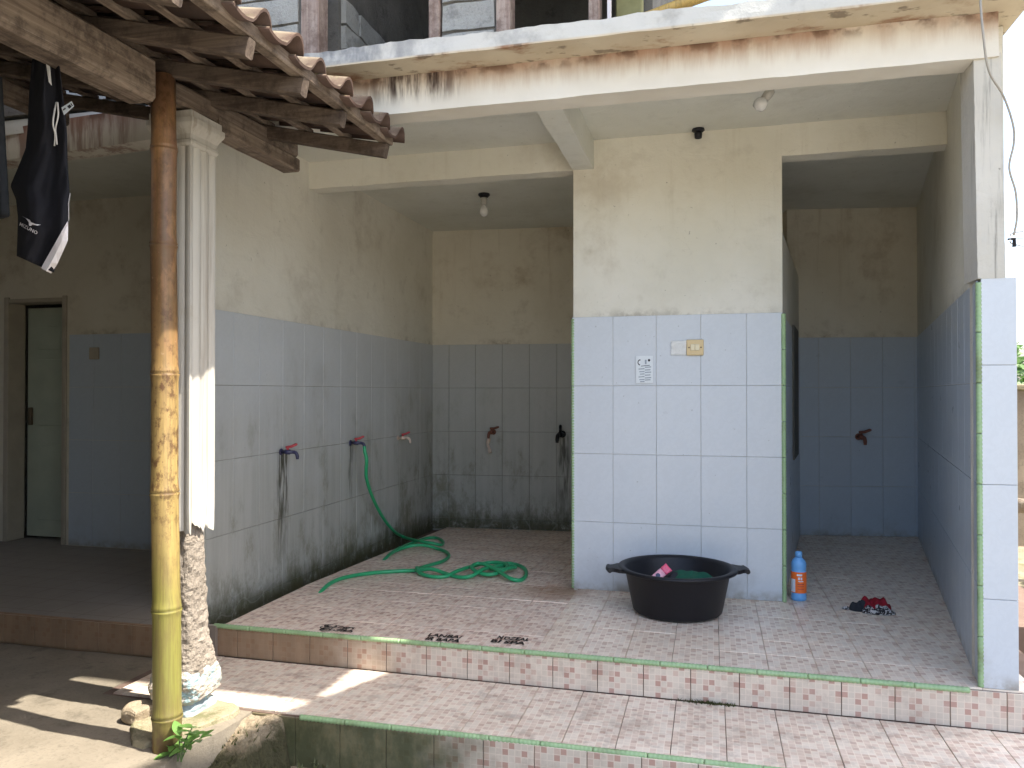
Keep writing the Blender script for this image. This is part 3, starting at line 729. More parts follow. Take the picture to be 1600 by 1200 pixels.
# beams and slab
def beam(name, a, b, m, label=None, n=(24, 3, 3), amp=0.004):
    mb = grid_box(a, b, *n); roughen(mb, amp, 5); o = mb.build(name, m, house)
    if label: o['label'] = label
    return o
beam('front_beam', (-2.55, YN, 2.483), (1.095, YN + 0.14, ZC + 0.01), 'beam', 'white front beam with rust stains', (60, 3, 4))
beam('cross_beam', (-0.795, YN + 0.13, 2.484), (-0.672, YC + 0.02, ZC + 0.01), 'ceiling', None, (3, 16, 3))
beam('bay_beam', (-2.54, YC, 2.482), (-0.79, YC + 0.12, ZC + 0.01), 'plaster', None, (30, 3, 3))
beam('stall_lintel', (0.38, YC + 0.006, 2.478), (1.26, YC + 0.13, ZC + 0.01), 'plaster', None, (16, 3, 3))
lb = grid_box((-6.6, 0, 2.483), (-2.55, 0.14, 2.66), 40, 3, 3)
lb.v = [(x, y + YN + (-2.55 - x) * 0.10, z) for x, y, z in lb.v]; roughen(lb, 0.005, 4); lb.build('side_beam', 'beam', house)
sl = grid_box((-2.60, 3.245, 2.660), (1.19, 7.2, 2.735), 120, 10, 3)
sl.v = [(x, y + (0.004 * noise.noise(Vector((x * 9, z * 20, 0)))), z + (0.010 * noise.noise(Vector((x * 5, y * 3, 1))) + 0.007 * noise.noise(Vector((x * 26, 2, y * 5))) if z > 2.72 else 0.003 * noise.noise(Vector((x * 6, y * 6, 3))))) for x, y, z in sl.v]
so = sl.build('floor_slab', 'soffit', house); so['label'] = 'rough concrete slab edge with damp stains'
MB().prism([(-2.66, YN + 0.13), (right_x(YN + 0.13) + 0.06, YN + 0.13), (right_x(7.1) + 0.06, 7.1), (-2.66, 7.1)], ZC, 2.6595).build('ceiling', 'ceiling', house)
MB().box((-7.5, YN + 0.12, 2.62), (-2.60, 7.1, 2.70)).build('side_ceiling', 'ceiling', house)

# left wing back wall with door opening
DX0, DX1 = -5.34, -4.77
lw = MB().box((-7.5, 4.9, -0.3), (DX0, 5.03, 2.64)).box((DX1, 4.9, -0.3), (-2.66, 5.03, 2.64)).box((DX0, 4.9, 1.875), (DX1, 5.03, 2.64))
w8 = lw.build('side_back_wall', 'plaster_stained', house); w8['label'] = 'dim back wall of the left wing'
clad(w8, (DX1 + 0.03, 4.902), (-2.67, 4.902), 'tile_blue', 'tile_side', 0.22)
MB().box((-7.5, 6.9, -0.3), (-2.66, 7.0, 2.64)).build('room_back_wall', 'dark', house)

# upper storey: block piers, posts, receding side wall
YU = 3.52; ZU = 2.74
uw = MB()
def ux(px): return PY(px, 60, YU).x
piers = [(-4.2, ux(472)), (ux(688), ux(776))]
for a_, b_ in piers: uw.box((a_ + 0.006, YU + 0.006, ZU - 0.02), (b_ - 0.006, YU + 0.10, 3.40))
uw.box((-4.2, YU, 3.40), (-2.9, YU + 0.10, 5.3))
uw.box((-2.02, YU + 0.30, ZU - 0.02), (-1.95, 6.5, 5.3)); uw.box((-4.2, 6.5, ZU - 0.02), (-0.35, 6.6, 5.3)); uw.box((-0.34, YU + 0.25, ZU - 0.02), (-0.27, 6.6, 5.3))
uwo = uw.build('upper_wall', 'mortar', house); uwo['label'] = 'unplastered block wall of the upper storey'
_blk = {}
def block(L, H, D, x, y, z, rz=0):
    k = (round(L, 2), round(H, 3), round(D, 2), random.randrange(3))
    if k not in _blk:
        mb = grid_box((-L / 2, -D / 2, -H / 2), (L / 2, D / 2, H / 2), 4, 1, 2); sd_ = random.uniform(0, 50)
        mb.v = [tuple(Vector(v) + noise.noise_vector(Vector(v) * 9 + Vector((sd_, 0, 0))) * 0.008) for v in mb.v]
        me = mb.mesh('block'); me.materials.append(MT['block']); _blk[k] = me
    link('block', _blk[k], None, uwo, (x, y, z), (0, 0, rz))
for row in range(4):
    z = ZU + 0.055 + row * 0.14 + 0.02
    x = piers[0][1] - 0.01
    first = 0.20 if row % 2 else 0.36
    while x > -3.2:
        L = first; first = 0.36; block(L - 0.02, 0.128, 0.10, x - L / 2, YU + 0.045, z); x -= L
    a_, b_ = piers[1]
    block(b_ - a_ - 0.02, 0.126, 0.10, (a_ + b_) / 2, YU + 0.045, z)
    y = YU + 0.32; first = 0.18 if row % 2 else 0.34
    while y < 6.0:
        L = first; first = 0.36; block(L - 0.022, 0.126, 0.10, -1.985 + 0.015, y + L / 2, z, R(90)); y += L
for (xa, xb, m) in ((472, 500, 'wood_z'), (671, 688, 'wood_z'), (776, 798, 'wood_z'), (920, 937, 'wood_z')):
    MB().box((ux(xa), YU - 0.015, ZU - 0.015), (ux(xb), YU + 0.085, 5.3), 0.004).build('window_post', m, house)
MB().box((ux(948), YU + 0.02, ZU - 0.015), (ux(953), YU + 0.06, 5.3)).build('thin_post', 'shorts_white', house)
MB().box((ux(958), YU + 0.10, ZU - 0.015), (ux(1000), YU + 0.2, 5.3), 0.006).build('corner_timber', plain('greenish timber', (0.22, 0.21, 0.10), 0.9, 0.2, 0.4, 12), house)
ur = MB().box((-7.5, 2.63, 5.45), (1.70, 8.0, 5.55)); ur.build('upper_roof', 'terracotta', house)

# ================================================================== LEAN-TO ROOF (left front)
BX = -1.968
roof = thing('lean_to_roof', (BX, 2.5, ZT), 'low lean-to roof of old terracotta tiles on dark timbers', 'roof')
SL = 0.225                                             # fall of the rafters
def rz_(x, base): return base - SL * (x + 1.438)
def timber(name, a, b, wd, ht, m, label=None, amp=0.005, n=10):
    """squared timber from a to b (a,b = centre of the underside), slightly crooked"""
    a = Vector(a); b = Vector(b); d = (b - a); t = d.normalized(); side = Vector((-t.y, t.x, 0)).normalized(); upv = t.cross(-side)
    if upv.z < 0: upv = -upv
    rings = []
    sd_ = random.uniform(0, 90)
    for i in range(n + 1):
        q = a + d * (i / n) + Vector((noise.noise(Vector((sd_, i * 0.4, 0))), noise.noise(Vector((sd_ + 9, i * 0.4, 0))), noise.noise(Vector((sd_ + 20, i * 0.4, 0))))) * amp
        e = min(wd, ht) * 0.12
        rings.append([q + side * sx * wd / 2 + upv * hz for sx, hz in ((-1, e), (-1 + 2 * e / wd, 0), (1 - 2 * e / wd, 0), (1, e), (1, ht - e), (1 - 2 * e / wd, ht), (-1 + 2 * e / wd, ht), (-1, ht - e))])
    o = MB().loft(rings).build(name, m, roof)
    if label: o['label'] = label
    return o
timber('main_beam', (BX, -1.0, 2.135), (BX, 2.345, 2.194), 0.12, 0.155, 'wood_y', None, 0.006, 20)
timber('bearer', (-2.10, 2.60, 2.308), (-2.10, 3.57, 2.366), 0.11, 0.082, 'wood_y', None, 0.004, 12)
timber('bearer', (-2.09, 2.905, 2.284), (-2.09, 3.575, 2.290), 0.10, 0.068, 'wood_y', None, 0.004, 10)
timber('inner_purlin', (-3.3, -1.0, 2.56), (-3.3, 3.36, 2.56), 0.08, 0.10, 'wood_y')
timber('inner_purlin', (-4.6, -1.0, 2.86), (-4.6, 3.36, 2.86), 0.08, 0.10, 'wood_y')
RB = 2.235
for y in (3.30, 2.87, 2.53, 2.19, 1.84, 1.48, 1.12, 0.76, 0.40, 0.02, -0.36, -0.74):
    e = random.uniform(-0.02, 0.015)
    timber('rafter', (-1.438 + e, y, rz_(-1.438 + e, RB)), (-5.2, y + random.uniform(-.02, .02), rz_(-5.2, RB)), 0.042, 0.062, 'wood_x', None, 0.004, 16)
k = 0
for i in range(19):
    x = -1.452 - 0.205 * i
    timber('batten', (x, -1.0, rz_(x, RB) + 0.066), (x, 3.36 if i else 3.34, rz_(x, RB) + 0.066), 0.034 if i else 0.05, 0.026 if i else 0.048, 'wood_y', None, 0.004, 12)
# tiles: S-profile pantiles, one mesh, many objects
TW, TL = 0.193, 0.27
def pantile():
    mb = MB(); prof = []
    for i in range(15):
        t = i / 14
        if t < 0.55: yy, zz = t, -0.012 * math.sin(math.pi * t / 0.55)
        else: yy, zz = t, 0.056 * math.sin(math.pi * (t - 0.55) / 0.47) ** 0.75 if t < 1.0 else 0.006
        prof.append(((yy - 0.5) * (TW + 0.02), zz))
    th = 0.011; rings = []
    for x, dz in ((0.0, 0.0), (-TL, 0.0)):
        rings.append([(x, y, z + dz) for y, z in prof] + [(x, y, z + dz + th) for y, z in reversed(prof)])
    mb.loft(rings, True); return mb.mesh('roof_tile', True)
pt = pantile(); pt.materials.append(MT['terracotta'])
for p_ in pt.polygons: p_.use_smooth = len(p_.vertices) == 4
for i in range(18):
    x = -1.385 - 0.205 * i
    for j in range(16):
        y = 3.30 - TW * j
        dz = random.uniform(-0.004, 0.008)
        link('roof_tile', pt, None, roof, (x + random.uniform(-.012, .014), y + random.uniform(-.006, .006), rz_(x, RB) + 0.104 + dz),
             (random.uniform(-.03, .03), math.atan(SL) - 0.045 + random.uniform(-.02, .02), random.uniform(-.03, .03)))

rest = MB()
for i in range(18):
    x = -1.385 - 0.205 * i
    for j in range(16, 23):
        rot = Matrix.Translation((x + random.uniform(-.012, .014), 3.30 - TW * j, rz_(x, RB) + 0.104)) @ Matrix.Rotation(math.atan(SL) - 0.045, 4, 'Y')
        rest.add([rot @ v.co for v in pt.vertices], [tuple(p_.vertices) for p_ in pt.polygons])
struct(rest.build('further_tiles', 'terracotta', roof), None, 'stuff')
timber('far_post', (-5.1, 0.3, ZT), (-5.1, 0.301, 3.0), 0.1, 0.1, 'wood_z') if False else None
mh = thing('added_shade_wall', (-5.6, 1.0, ZG), 'unseen block walls added to keep light out of the left wing', 'building')  # unseen walls added to block light from the left wing
ew = MB().prism([(-5.55, ZG), (-1.25, ZG), (-1.25, 2.12), (-5.55, rz_(-5.55, RB) - 0.02)], 0.75, 0.9); ew.v = [(a_, c_, b_) for a_, b_, c_ in ew.v]; ew.f = [tuple(reversed(f_)) for f_ in ew.f]
ew.box((-5.75, -4.0, ZG), (-5.55, 7.2, 4.2)).build('wall', 'block', mh)

# bamboo post
bp = thing('bamboo_post', (BX, 2.5, ZT), 'thick bamboo post, brown above and green at its foot, carrying the lean-to beam', 'post')
def bamboo(parent, a, b, r0, r1, nodes, m, name='culm'):
    a = Vector(a); b = Vector(b); L = (b - a).length; prof = [(0.0, r0 * 1.02)]
    nn = sorted(nodes); zz = []
    for q in nn: zz += [(q - 0.03, 1.0), (q - 0.010, 1.05), (q - 0.003, 1.10), (q, 0.97), (q + 0.005, 1.08), (q + 0.014, 1.03), (q + 0.045, 0.985)]
    for z, k in zz:
        if 0 < z < L: prof.append((z, (r0 + (r1 - r0) * z / L) * k))
    prof.append((L, r1))
    d = (b - a).normalized(); s1 = d.orthogonal().normalized(); s2 = d.cross(s1); rings = []
    for z, r in prof:
        c = a + d * z + s1 * 0.008 * noise.noise(Vector((z * 1.5, 3, 0)))
        rings.append([c + (s1 * math.cos(2 * math.pi * k / 28) + s2 * math.sin(2 * math.pi * k / 28)) * r for k in range(28)])
    return MB().loft(rings).build(name, m, parent, True)
bamboo(bp, (BX, 2.5, ZT - 0.012), (BX - 0.045, 2.515, 2.36), 0.0515, 0.0445, [0.125, 0.52, 0.955, 1.40, 1.885, 2.25], 'bamboo')

# ================================================================== WHITE PILLAR with a crumbled foot
PC = Vector((-2.125, 2.800, 0))
pil = thing('classical_pillar', (PC.x, PC.y, ZT), 'fluted white pillar with moulded capital and crumbled concrete foot beside the bamboo post', 'pillar')
def fluted(h):
    """square section with three flutes per side"""
    out = []
    for s_ in range(4):
        a = R(90 * s_); ca, sa = math.cos(a), math.sin(a)
        for i in range(16):
            t = -1 + 2 * i / 16
            d = h - (0.010 * max(0, math.cos(math.pi * (t * 3.2)) ) if abs(t) < 0.78 else 0)
            x, y = d, t * h
            out.append((PC.x + x * ca - y * sa, PC.y + x * sa + y * ca))
    return out
rings = []
for i, z in enumerate((0.60, 0.625, 0.70, 1.0, 1.5, 2.0, 2.17)):
    sec = fluted(0.083)
    rings.append([(x + (0.006 * noise.noise(Vector((x * 60, y * 60, z * 9))) if i < 2 else 0), y, z + (0.05 * noise.noise(Vector((x * 45, y * 45, 2))) + 0.03 * noise.noise(Vector((x * 120, y * 120, 5))) if i < 2 else 0)) for x, y in sec])
MB().loft(rings).build('shaft', 'shaft', pil)
cp = MB(); rr = []
for z, h in ((2.165, 0.084), (2.175, 0.092), (2.187, 0.092), (2.192, 0.085), (2.212, 0.087), (2.228, 0.096), (2.244, 0.106), (2.252, 0.109), (2.272, 0.109), (2.276, 0.100), (2.302, 0.100)):
    rr.append([(PC.x + sx * h, PC.y + sy * h, z) for sx, sy in ((-1, -1), (1, -1), (1, 1), (-1, 1))])
cp.loft(rr).build('capital', 'shaft', pil)
def lump(zs, m, name, seg=44, amp=0.02, off=0.0, sc=14):
    rings = []
    n_ = 14 * len(zs)
    for i in range(n_ + 1):
        t = i / n_ * (len(zs) - 1); a = int(min(t, len(zs) - 2)); f_ = t - a
        z = zs[a][0] * (1 - f_) + zs[a + 1][0] * f_; h = zs[a][1] * (1 - f_) + zs[a + 1][1] * f_
        ring = []
        for k in range(seg):
            an = 2 * math.pi * k / seg; c_, s_ = math.cos(an), math.sin(an)
            m_ = h / (abs(c_) ** 5 + abs(s_) ** 5) ** 0.2
            q = Vector((PC.x + off + c_ * m_, PC.y + s_ * m_, z))
            nz = noise.fractal(q * sc, 0.8, 2.1, 4)
            q += Vector((c_, s_, 0)) * amp * nz
            ring.append(q)
        rings.append(ring)
    return MB().loft(rings).build(name, m, pil, False)
lump(((0.00, 0.100), (0.04, 0.100), (0.09, 0.088), (0.15, 0.076), (0.35, 0.066), (0.55, 0.060), (0.60, 0.052), (0.66, 0.058)), 'core', 'concrete_core', 96, 0.008, 0.004, 40)
lump(((-0.115, 0.075), (-0.10, 0.088), (-0.08, 0.108), (-0.03, 0.112), (0.02, 0.108), (0.045, 0.09)), 'blue_paint', 'painted_foot', 72, 0.016, 0.004, 16)
lump(((-0.165, 0.105), (-0.12, 0.092), (-0.10, 0.070)), plain('chalky blue base', (0.28, 0.34, 0.36), 0.9, 0.2, 0.2, 12), 'base_block', 56, 0.012, 0.004, 18)
pls = MB(); ptsP = [(-1.885, 2.79), (-1.895, 2.85), (-1.94, 2.89), (-2.08, 2.91), (-2.26, 2.90), (-2.28, 2.74), (-2.22, 2.60), (-2.10, 2.48), (-2.05, 2.47)]
cxm = sum(p[0] for p in ptsP) / 9; cym = sum(p[1] for p in ptsP) / 9; rr = []
for z, k in ((-0.245, 0.93), (-0.235, 0.98), (-0.165, 1.0), (-0.148, 0.985), (-0.143, 0.95)):
    ring = []
    for i in range(9):
        a, b = ptsP[i], ptsP[(i + 1) % 9]
        for s_ in range(4):
            x = a[0] + (b[0] - a[0]) * s_ / 4; y = a[1] + (b[1] - a[1]) * s_ / 4
            q = Vector((cxm + (x - cxm) * k, cym + (y - cym) * k, z)); q += noise.noise_vector(q * 9) * 0.012
            ring.append(q)
    rr.append(ring)
pls.loft(rr).build('plinth', 'plinth', pil)
MB().box((-2.27, 2.56, ZG - 0.02), (-1.93, 2.86, -0.24), 0.02).build('footing', 'mossy', pil)

# broken ledge between the plinth and the tread
led = MB(); nx, ny = 60, 56
def ledz(i, j):
    x = -1.99 + 0.385 * i / nx; y = 2.46 + 0.425 * j / ny
    d = 2.885 - y
    top = ZT - 0.014 - 0.10 * d - 0.55 * max(0, d - 0.15)
    cr = 0.145 + 0.04 * noise.noise(Vector((x * 9, 2, 0))) + 0.015 * noise.noise(Vector((x * 40, 5, 0)))
    top -= 0.018 * max(0, min(1, (d - cr) / 0.012)) + 0.02 * max(0, 1 - abs(d - cr) / 0.010)
    top += 0.012 * noise.noise(Vector((x * 14, y * 14, 0))) + 0.006 * noise.noise(Vector((x * 45, y * 45, 3))) + 0.003 * noise.noise(Vector((x * 110, y * 110, 3)))
    xe = -1.645 - 0.42 * d + 0.03 * noise.noise(Vector((y * 16, 1.3, 0))) + 0.012 * noise.noise(Vector((y * 60, 4.3, 0)))
    low = ZG - 0.02 + 0.02 * noise.noise(Vector((x * 13, y * 13, 5)))
    t = max(0, min(1, (xe - x) / 0.05)); t = t * t * (3 - 2 * t)
    return (x, y, low + (max(top, low) - low) * t)
led.add([ledz(i, j) for j in range(ny + 1) for i in range(nx + 1)], [(j * (nx + 1) + i, j * (nx + 1) + i + 1, (j + 1) * (nx + 1) + i + 1, (j + 1) * (nx + 1) + i) for j in range(ny) for i in range(nx)])
struct(led.build('broken_ledge', 'ledge', None, False), 'broken concrete ledge sloping down beside the lower step')
mg = MB()
for i in range(260):                                   # moss in the damp corner
    x = random.uniform(-1.90, -1.50); y = 2.66 + random.uniform(-0.16, 0.16) + (x + 1.7) * 0.3
    z = ZG + 0.02; 
    i_ = int((x + 1.99) / 0.385 * nx); j_ = int((y - 2.46) / 0.425 * ny)
    if 0 <= i_ <= nx and 0 <= j_ <= ny: z = ledz(i_, j_)[2]
    a = random.uniform(0, 6.28); L = random.uniform(0.012, 0.035)
    mg.add([(x, y, z - 0.004), (x + 0.012 * math.cos(a), y + 0.012 * math.sin(a), z), (x + L * math.cos(a + .8), y + L * math.sin(a + .8), z + L)], [(0, 1, 2)])
for i in range(200):
    x = random.gauss(-0.012, 0.055); y = YN - 0.006 - abs(random.gauss(0, 0.010)); z = ZT
    a = random.uniform(0, 6.28); L = random.uniform(0.006, 0.020)
    mg.add([(x, y, z), (x + 0.006 * math.cos(a), y + 0.006 * math.sin(a), z), (x + L * math.cos(a + .8), y - L * 0.4, z + L)], [(0, 1, 2)])
struct(mg.build('moss', 'moss'), 'dark moss in the damp step corners', 'stuff')
stone_n = 0
def chunk(name, c, s, m, label, cat, group=None, seed=0, parent=None):
    mb = grid_box((-s[0] / 2, -s[1] / 2, -s[2] / 2), (s[0] / 2, s[1] / 2, s[2] / 2), 6, 6, 6)
    out = []
    for v in mb.v:
        q = Vector(v); e = Vector((q.x / s[0], q.y / s[1], q.z / s[2])) * 2; 
        k = (abs(e.x) ** 4 + abs(e.y) ** 4 + abs(e.z) ** 4) ** 0.25 / max(1e-6, 1.0)
        q = q / max(k, 0.6) * 0.95 if k > 0.6 else q
        q += noise.noise_vector(q * (6 / max(s)) * 0.5 + Vector((seed * 7.3, 0, 0))) * max(s) * 0.10
        out.append(tuple(q))
    mb.v = out
    o = link(name, mb.mesh(name), m, parent, c, (0, 0, seed * 1.3))
    if label: tag(o, label, cat, group)
    return o
chunk('broken_brick', PZ(218, 1122, ZT) + Vector((0, 0, 0.026)), (0.13, 0.10, 0.07), 'rubble', 'broken brick lump lying in the sun behind the foot of the bamboo post', 'brick', None, 1)

# ================================================================== TAPS
def tap(loc, out, m_body, m_lever, label, lever_dir=(0, 0, 1), spout='bend', s=1.0):
    """out: unit vector away from the wall"""
    out = Vector(out); side = Vector((-out.y, out.x, 0)); L = Vector(loc)
    t = thing('tap', L, label, 'tap', 'taps on the tiled walls')
    MB().tube([L, L + out * 0.006, L + out * 0.008], [0.020 * s, 0.020 * s, 0.014 * s], 14).build('flange', m_body, t, True)
    MB().tube([L, L + out * 0.030 * s, L + out * 0.032 * s, L + out * 0.062 * s, L + out * 0.064 * s, L + out * 0.085 * s], [0.010 * s, 0.010 * s, 0.015 * s, 0.015 * s, 0.0105 * s, 0.0105 * s], 12).build('body', m_body, t, True)
    q = L + out * 0.083 * s
    MB().tube(spline([q, q + out * 0.018 * s + Vector((0, 0, -0.004)) * s, q + out * 0.028 * s + Vector((0, 0, -0.022)) * s, q + out * 0.029 * s + Vector((0, 0, -0.042)) * s], 4), [0.0105 * s] * 10 + [0.009 * s] * 3, 12).build('spout', m_body, t, True)
    p = L + out * 0.047 * s + Vector((0, 0, 0.012)) * s
    MB().tube([p, p + Vector((0, 0, 0.016)) * s], 0.008 * s, 10).build('stem', m_lever, t, True)
    a = p + Vector((0, 0, 0.018)) * s; d = Vector(lever_dir).normalized()
    MB().tube([a - d * 0.012 * s, a + d * 0.02 * s, a + d * 0.05 * s + Vector((0, 0, 0.010)) * s, a + d * 0.058 * s + Vector((0, 0, 0.010)) * s], [0.007 * s, 0.009 * s, 0.0085 * s, 0.005 * s], 10).build('lever', m_lever, t, True)
    return t
def lwx(y): return LW0[0] + (y - LW0[1]) * (LW1[0] - LW0[0]) / (LW1[1] - LW0[1]) + 0.009
for px, py, mb_, lb_ in ((440, 706, 'navy', 'navy tap with red lever, nearest the pillar, above a dark run-off stain'), (547, 692, 'navy', 'navy tap with red lever feeding the green hose'), (620, 684, 'cream_tap', 'cream tap with red lever, nearest the corner on the long side wall')):
    q = PX(px, py, -2.515); x = lwx(q.y)
    tap((x, q.y, q.z), (1, 0, 0), mb_, 'red_tap', lb_, (0.9, 0.3, 0.1), s=1.0)
q = PY(772, 675, 6.86)
t4 = tap((q.x, 6.806 + (q.x + 2.51) * 0.085 - 0.009, q.z), (-0.085, -0.996, 0), 'rust_tap', 'rust_tap', 'rusty tap with a dangling pale spout on the back wall of the bay', (1, 0, 0.0), s=1.2)
a = wloc(t4) + Vector((-0.01, -0.12, -0.05))
MB().tube(spline([a, a + Vector((-0.012, 0, -0.05)), a + Vector((0.0, 0.01, -0.09)), a + Vector((0.012, 0.005, -0.13))], 4), [0.018] * 4 + [0.012] * 5 + [0.018] * 4, 10).build('loose_spout', 'cream_tap', t4, True)
q = PY(880, 678, 6.93)
tap((q.x, 6.806 + (q.x + 2.51) * 0.085 - 0.009, q.z), (-0.085, -0.996, 0), 'black_plastic', 'black_plastic', 'stubby black tap half hidden by the centre wall', (0.2, -1, 0.2), s=1.6)
q = PY(1340, 682, 6.82)
tap((q.x, 6.719 + (q.x - 0.685) * 0.1675 - 0.009, q.z), (0.165, -0.986, 0), 'rust_tap', 'rust_tap', 'brown tap with a sideways lever on the blue back wall of the stall', (1, 0.15, 0.05), s=1.35)

# ================================================================== HOSE
def H(cx, cy, dz=0.0):
    """point of the hose on the bay floor, read from the enlarged view"""
    x = cx / 2.4 + 320; y = cy / 2.4 + 480
    q = PZ(x, y, 0.012)
    for _ in range(3): q = PZ(x, y, fz(q.x, q.y) + 0.012)
    return q + Vector((0, 0, dz))
fa = PX(547, 692, -2.515)
hp = [Vector((lwx(fa.y) + 0.111, fa.y, fa.z - 0.022)), Vector((lwx(fa.y) + 0.114, fa.y, fa.z - 0.06)), Vector((lwx(fa.y) + 0.128, fa.y + 0.0, fa.z - 0.12))]
h0 = hp[-1]; h1 = H(745, 868)
for t_, (cx, cy) in ((0.30, (606, 640)), (0.50, (630, 715)), (0.70, (667, 787)), (0.87, (707, 837))):
    hp.append(PX(cx / 2.4 + 320, cy / 2.4 + 480, h0.x + (h1.x - h0.x) * t_))   # hanging part swings out from the wall
def zlift(q, d): return q + Vector((0, 0, d))
seq = [(745, 866, .01), (800, 889, .026), (850, 896, .024), (885, 893, .004), (893, 880, 0), (872, 866, 0), (832, 866, 0), (790, 880, 0), (745, 897, .0), (705, 918, 0), (676, 938, -0.01),
       (672, 942, -.02), (690, 930, .0), (725, 912, .004), (780, 905, .022), (830, 905, .022), (880, 908, 0), (908, 920, 0), (914, 936, 0), (890, 953, 0), (845, 967, 0), (806, 978, .0), (795, 990, .02), (808, 1002, .008),
       (850, 1010, 0), (900, 1010, .0), (950, 1000, .020), (1000, 985, .022), (1060, 972, .024), (1105, 975, .03), (1135, 985, .03), (1120, 1000, .022), (1075, 1008, .01), (1030, 1004, .012), (1000, 992, .03), (1030, 985, .042), (1085, 1000, .035), (1140, 1022, .012), (1180, 1024, 0),
       (1203, 1008, 0), (1202, 985, 0), (1175, 967, 0), (1130, 962, .004), (1095, 972, .008), (1070, 988, .012), (1110, 997, .022), (1150, 990, .022), (1165, 982, .012), (1140, 976, .01), (1095, 982, .02), (1040, 1002, .030), (1000, 1014, .010), (950, 1012, 0), (900, 1000, 0.004), (850, 994, .02), (800, 990, .006), (700, 991, 0), (600, 1000, 0), (520, 1015, 0), (470, 1036, 0), (440, 1056, -.01), (425, 1066, -.03)]
hp += [H(a_, b_, c_) for a_, b_, c_ in seq]
hose = MB().tube(spline(hp, 6), 0.0125, 10).build('garden_hose', 'hose', None, True)
tag(hose, 'long green garden hose hanging from the middle tap and coiled on the bay floor', 'hose')
sc_ = PZ(430, 950, -0.09)
MB_s = grid_box((-0.07, -0.05, 0), (0.07, 0.05, 0.012), 6, 5, 1)
MB_s.v = [(x * (1 + 0.3 * noise.noise(Vector((x * 30, y * 30, 0)))), y, z + 0.035 * max(0, noise.noise(Vector((x * 14, y * 14, 2)))) + 0.01) for x, y, z in MB_s.v]
tag(link('plastic_scrap', MB_s.mesh('plastic_scrap', True), 'charcoal_cloth', None, (sc_.x, sc_.y, -0.112), (0, 0, 0.5)), 'crumpled dark scrap in the gutter below the long tiled wall', 'scrap')

# ================================================================== LAMPS
def lathe_part(name, prof, c, m, parent, rot=None, seg=20):
    mb = MB().lathe(prof, (0, 0, 0), seg)
    return link(name, mb.mesh(name, True), m, parent, c, rot)
bl = Vector((-1.655, 5.60, ZC))
t = thing('bay_bulb', bl, 'bare bulb hanging from a dark ceiling rose inside the bay', 'bulb')
lathe_part('rose', [(0.0, 0), (0.042, 0), (0.045, -0.012), (0.03, -0.028), (0.0, -0.03)], bl, 'black_plastic', t)
lathe_part('socket', [(0.0, -0.03), (0.022, -0.03), (0.025, -0.05), (0.021, -0.052), (0.024, -0.078), (0.017, -0.085), (0.0, -0.086)], bl, 'socket', t)
lathe_part('glass', [(0.016, -0.085), (0.020, -0.095), (0.031, -0.115), (0.034, -0.135), (0.030, -0.155), (0.018, -0.170), (0.0, -0.175)], bl, 'bulb', t)
bl = Vector((-0.07, YC - 0.035, ZC - 0.0))
t = thing('empty_lamp_holder', bl, 'black empty lamp holder under the ceiling above the centre wall', 'lamp holder')
lathe_part('rose', [(0.0, 0), (0.034, 0), (0.036, -0.010), (0.026, -0.018), (0.0, -0.018)], bl, 'black_plastic', t)
lathe_part('socket', [(0.020, -0.016), (0.022, -0.03), (0.019, -0.052), (0.013, -0.052), (0.012, -0.03)], bl, 'black_plastic', t)
bl = Vector((0.263, 3.93, ZC))
t = thing('tilted_bulb', bl, 'grey bulb dangling askew on wires close to the front beam', 'bulb')
MB().tube(spline([bl, bl + Vector((0.012, 0, -0.02)), bl + Vector((0.03, 0.0, -0.035)), bl + Vector((0.02, 0, -0.06))], 4), 0.0035, 6).build('wire', 'black_plastic', t, True)
MB().tube(spline([bl + Vector((-.012, 0, 0)), bl + Vector((-0.02, 0, -0.012)), bl + Vector((-0.012, 0.0, -0.03)), bl + Vector((0.0, 0, -0.045))], 4), 0.003, 6).build('wire', 'black_plastic', t, True)
lathe_part('socket', [(0.0, 0), (0.020, 0), (0.023, -0.02), (0.021, -0.05), (0.0, -0.05)], bl + Vector((0.02, 0, -0.035)), 'socket', t, (0, R(38), 0))
lathe_part('glass', [(0.014, -0.048), (0.030, -0.065), (0.034, -0.085), (0.028, -0.105), (0.0, -0.115)], bl + Vector((0.02, 0, -0.035)), 'bulb', t, (0, R(38), 0))

# ================================================================== SWITCH, STICKER, PATCH
YF = YC - 0.0
q = PY(1086, 543, YF)
t = thing('light_switch', (q.x, YF, q.z), 'yellowed double light switch on the tiled centre wall', 'switch')
MB().box((q.x - 0.048, YF - 0.010, q.z - 0.045), (q.x + 0.048, YF + 0.0, q.z + 0.045), 0.004).build('plate', 'switch', t)
for s_ in (-1, 1):
    MB().box((q.x + s_ * 0.0125 - 0.012, YF - 0.015, q.z - 0.017), (q.x + s_ * 0.0125 + 0.012, YF - 0.009, q.z + 0.019), 0.002).build('rocker', 'rocker', t)
    MB().tube([(q.x + s_ * 0.033, YF - 0.009, q.z), (q.x + s_ * 0.033, YF - 0.0115, q.z)], 0.0045, 10).build('screw', 'screw', t)
ptch = grid_box((q.x - 0.135, YF - 0.0025, q.z - 0.040), (q.x - 0.049, YF + 0.001, q.z + 0.040), 8, 1, 8); roughen(ptch, 0.004, 30)
tag(ptch.build('filler_patch', plain('white filler', (0.66, 0.67, 0.65), 0.8, 0.3, 0.1, 40), None), 'pale square filler patch beside the yellowed light switch', 'patch')
q = PY(1006, 577, YF)
t = thing('paper_sticker', (q.x, YF, q.z), 'small peeling white paper sticker with printed marks on the centre wall', 'sticker')
MB().box((q.x - 0.045, YF - 0.0016, q.z - 0.080), (q.x + 0.052, YF + 0.0, q.z + 0.078)).build('sheet', 'paper', t)
pm = MB(); pg = MB(); yy = YF - 0.0024
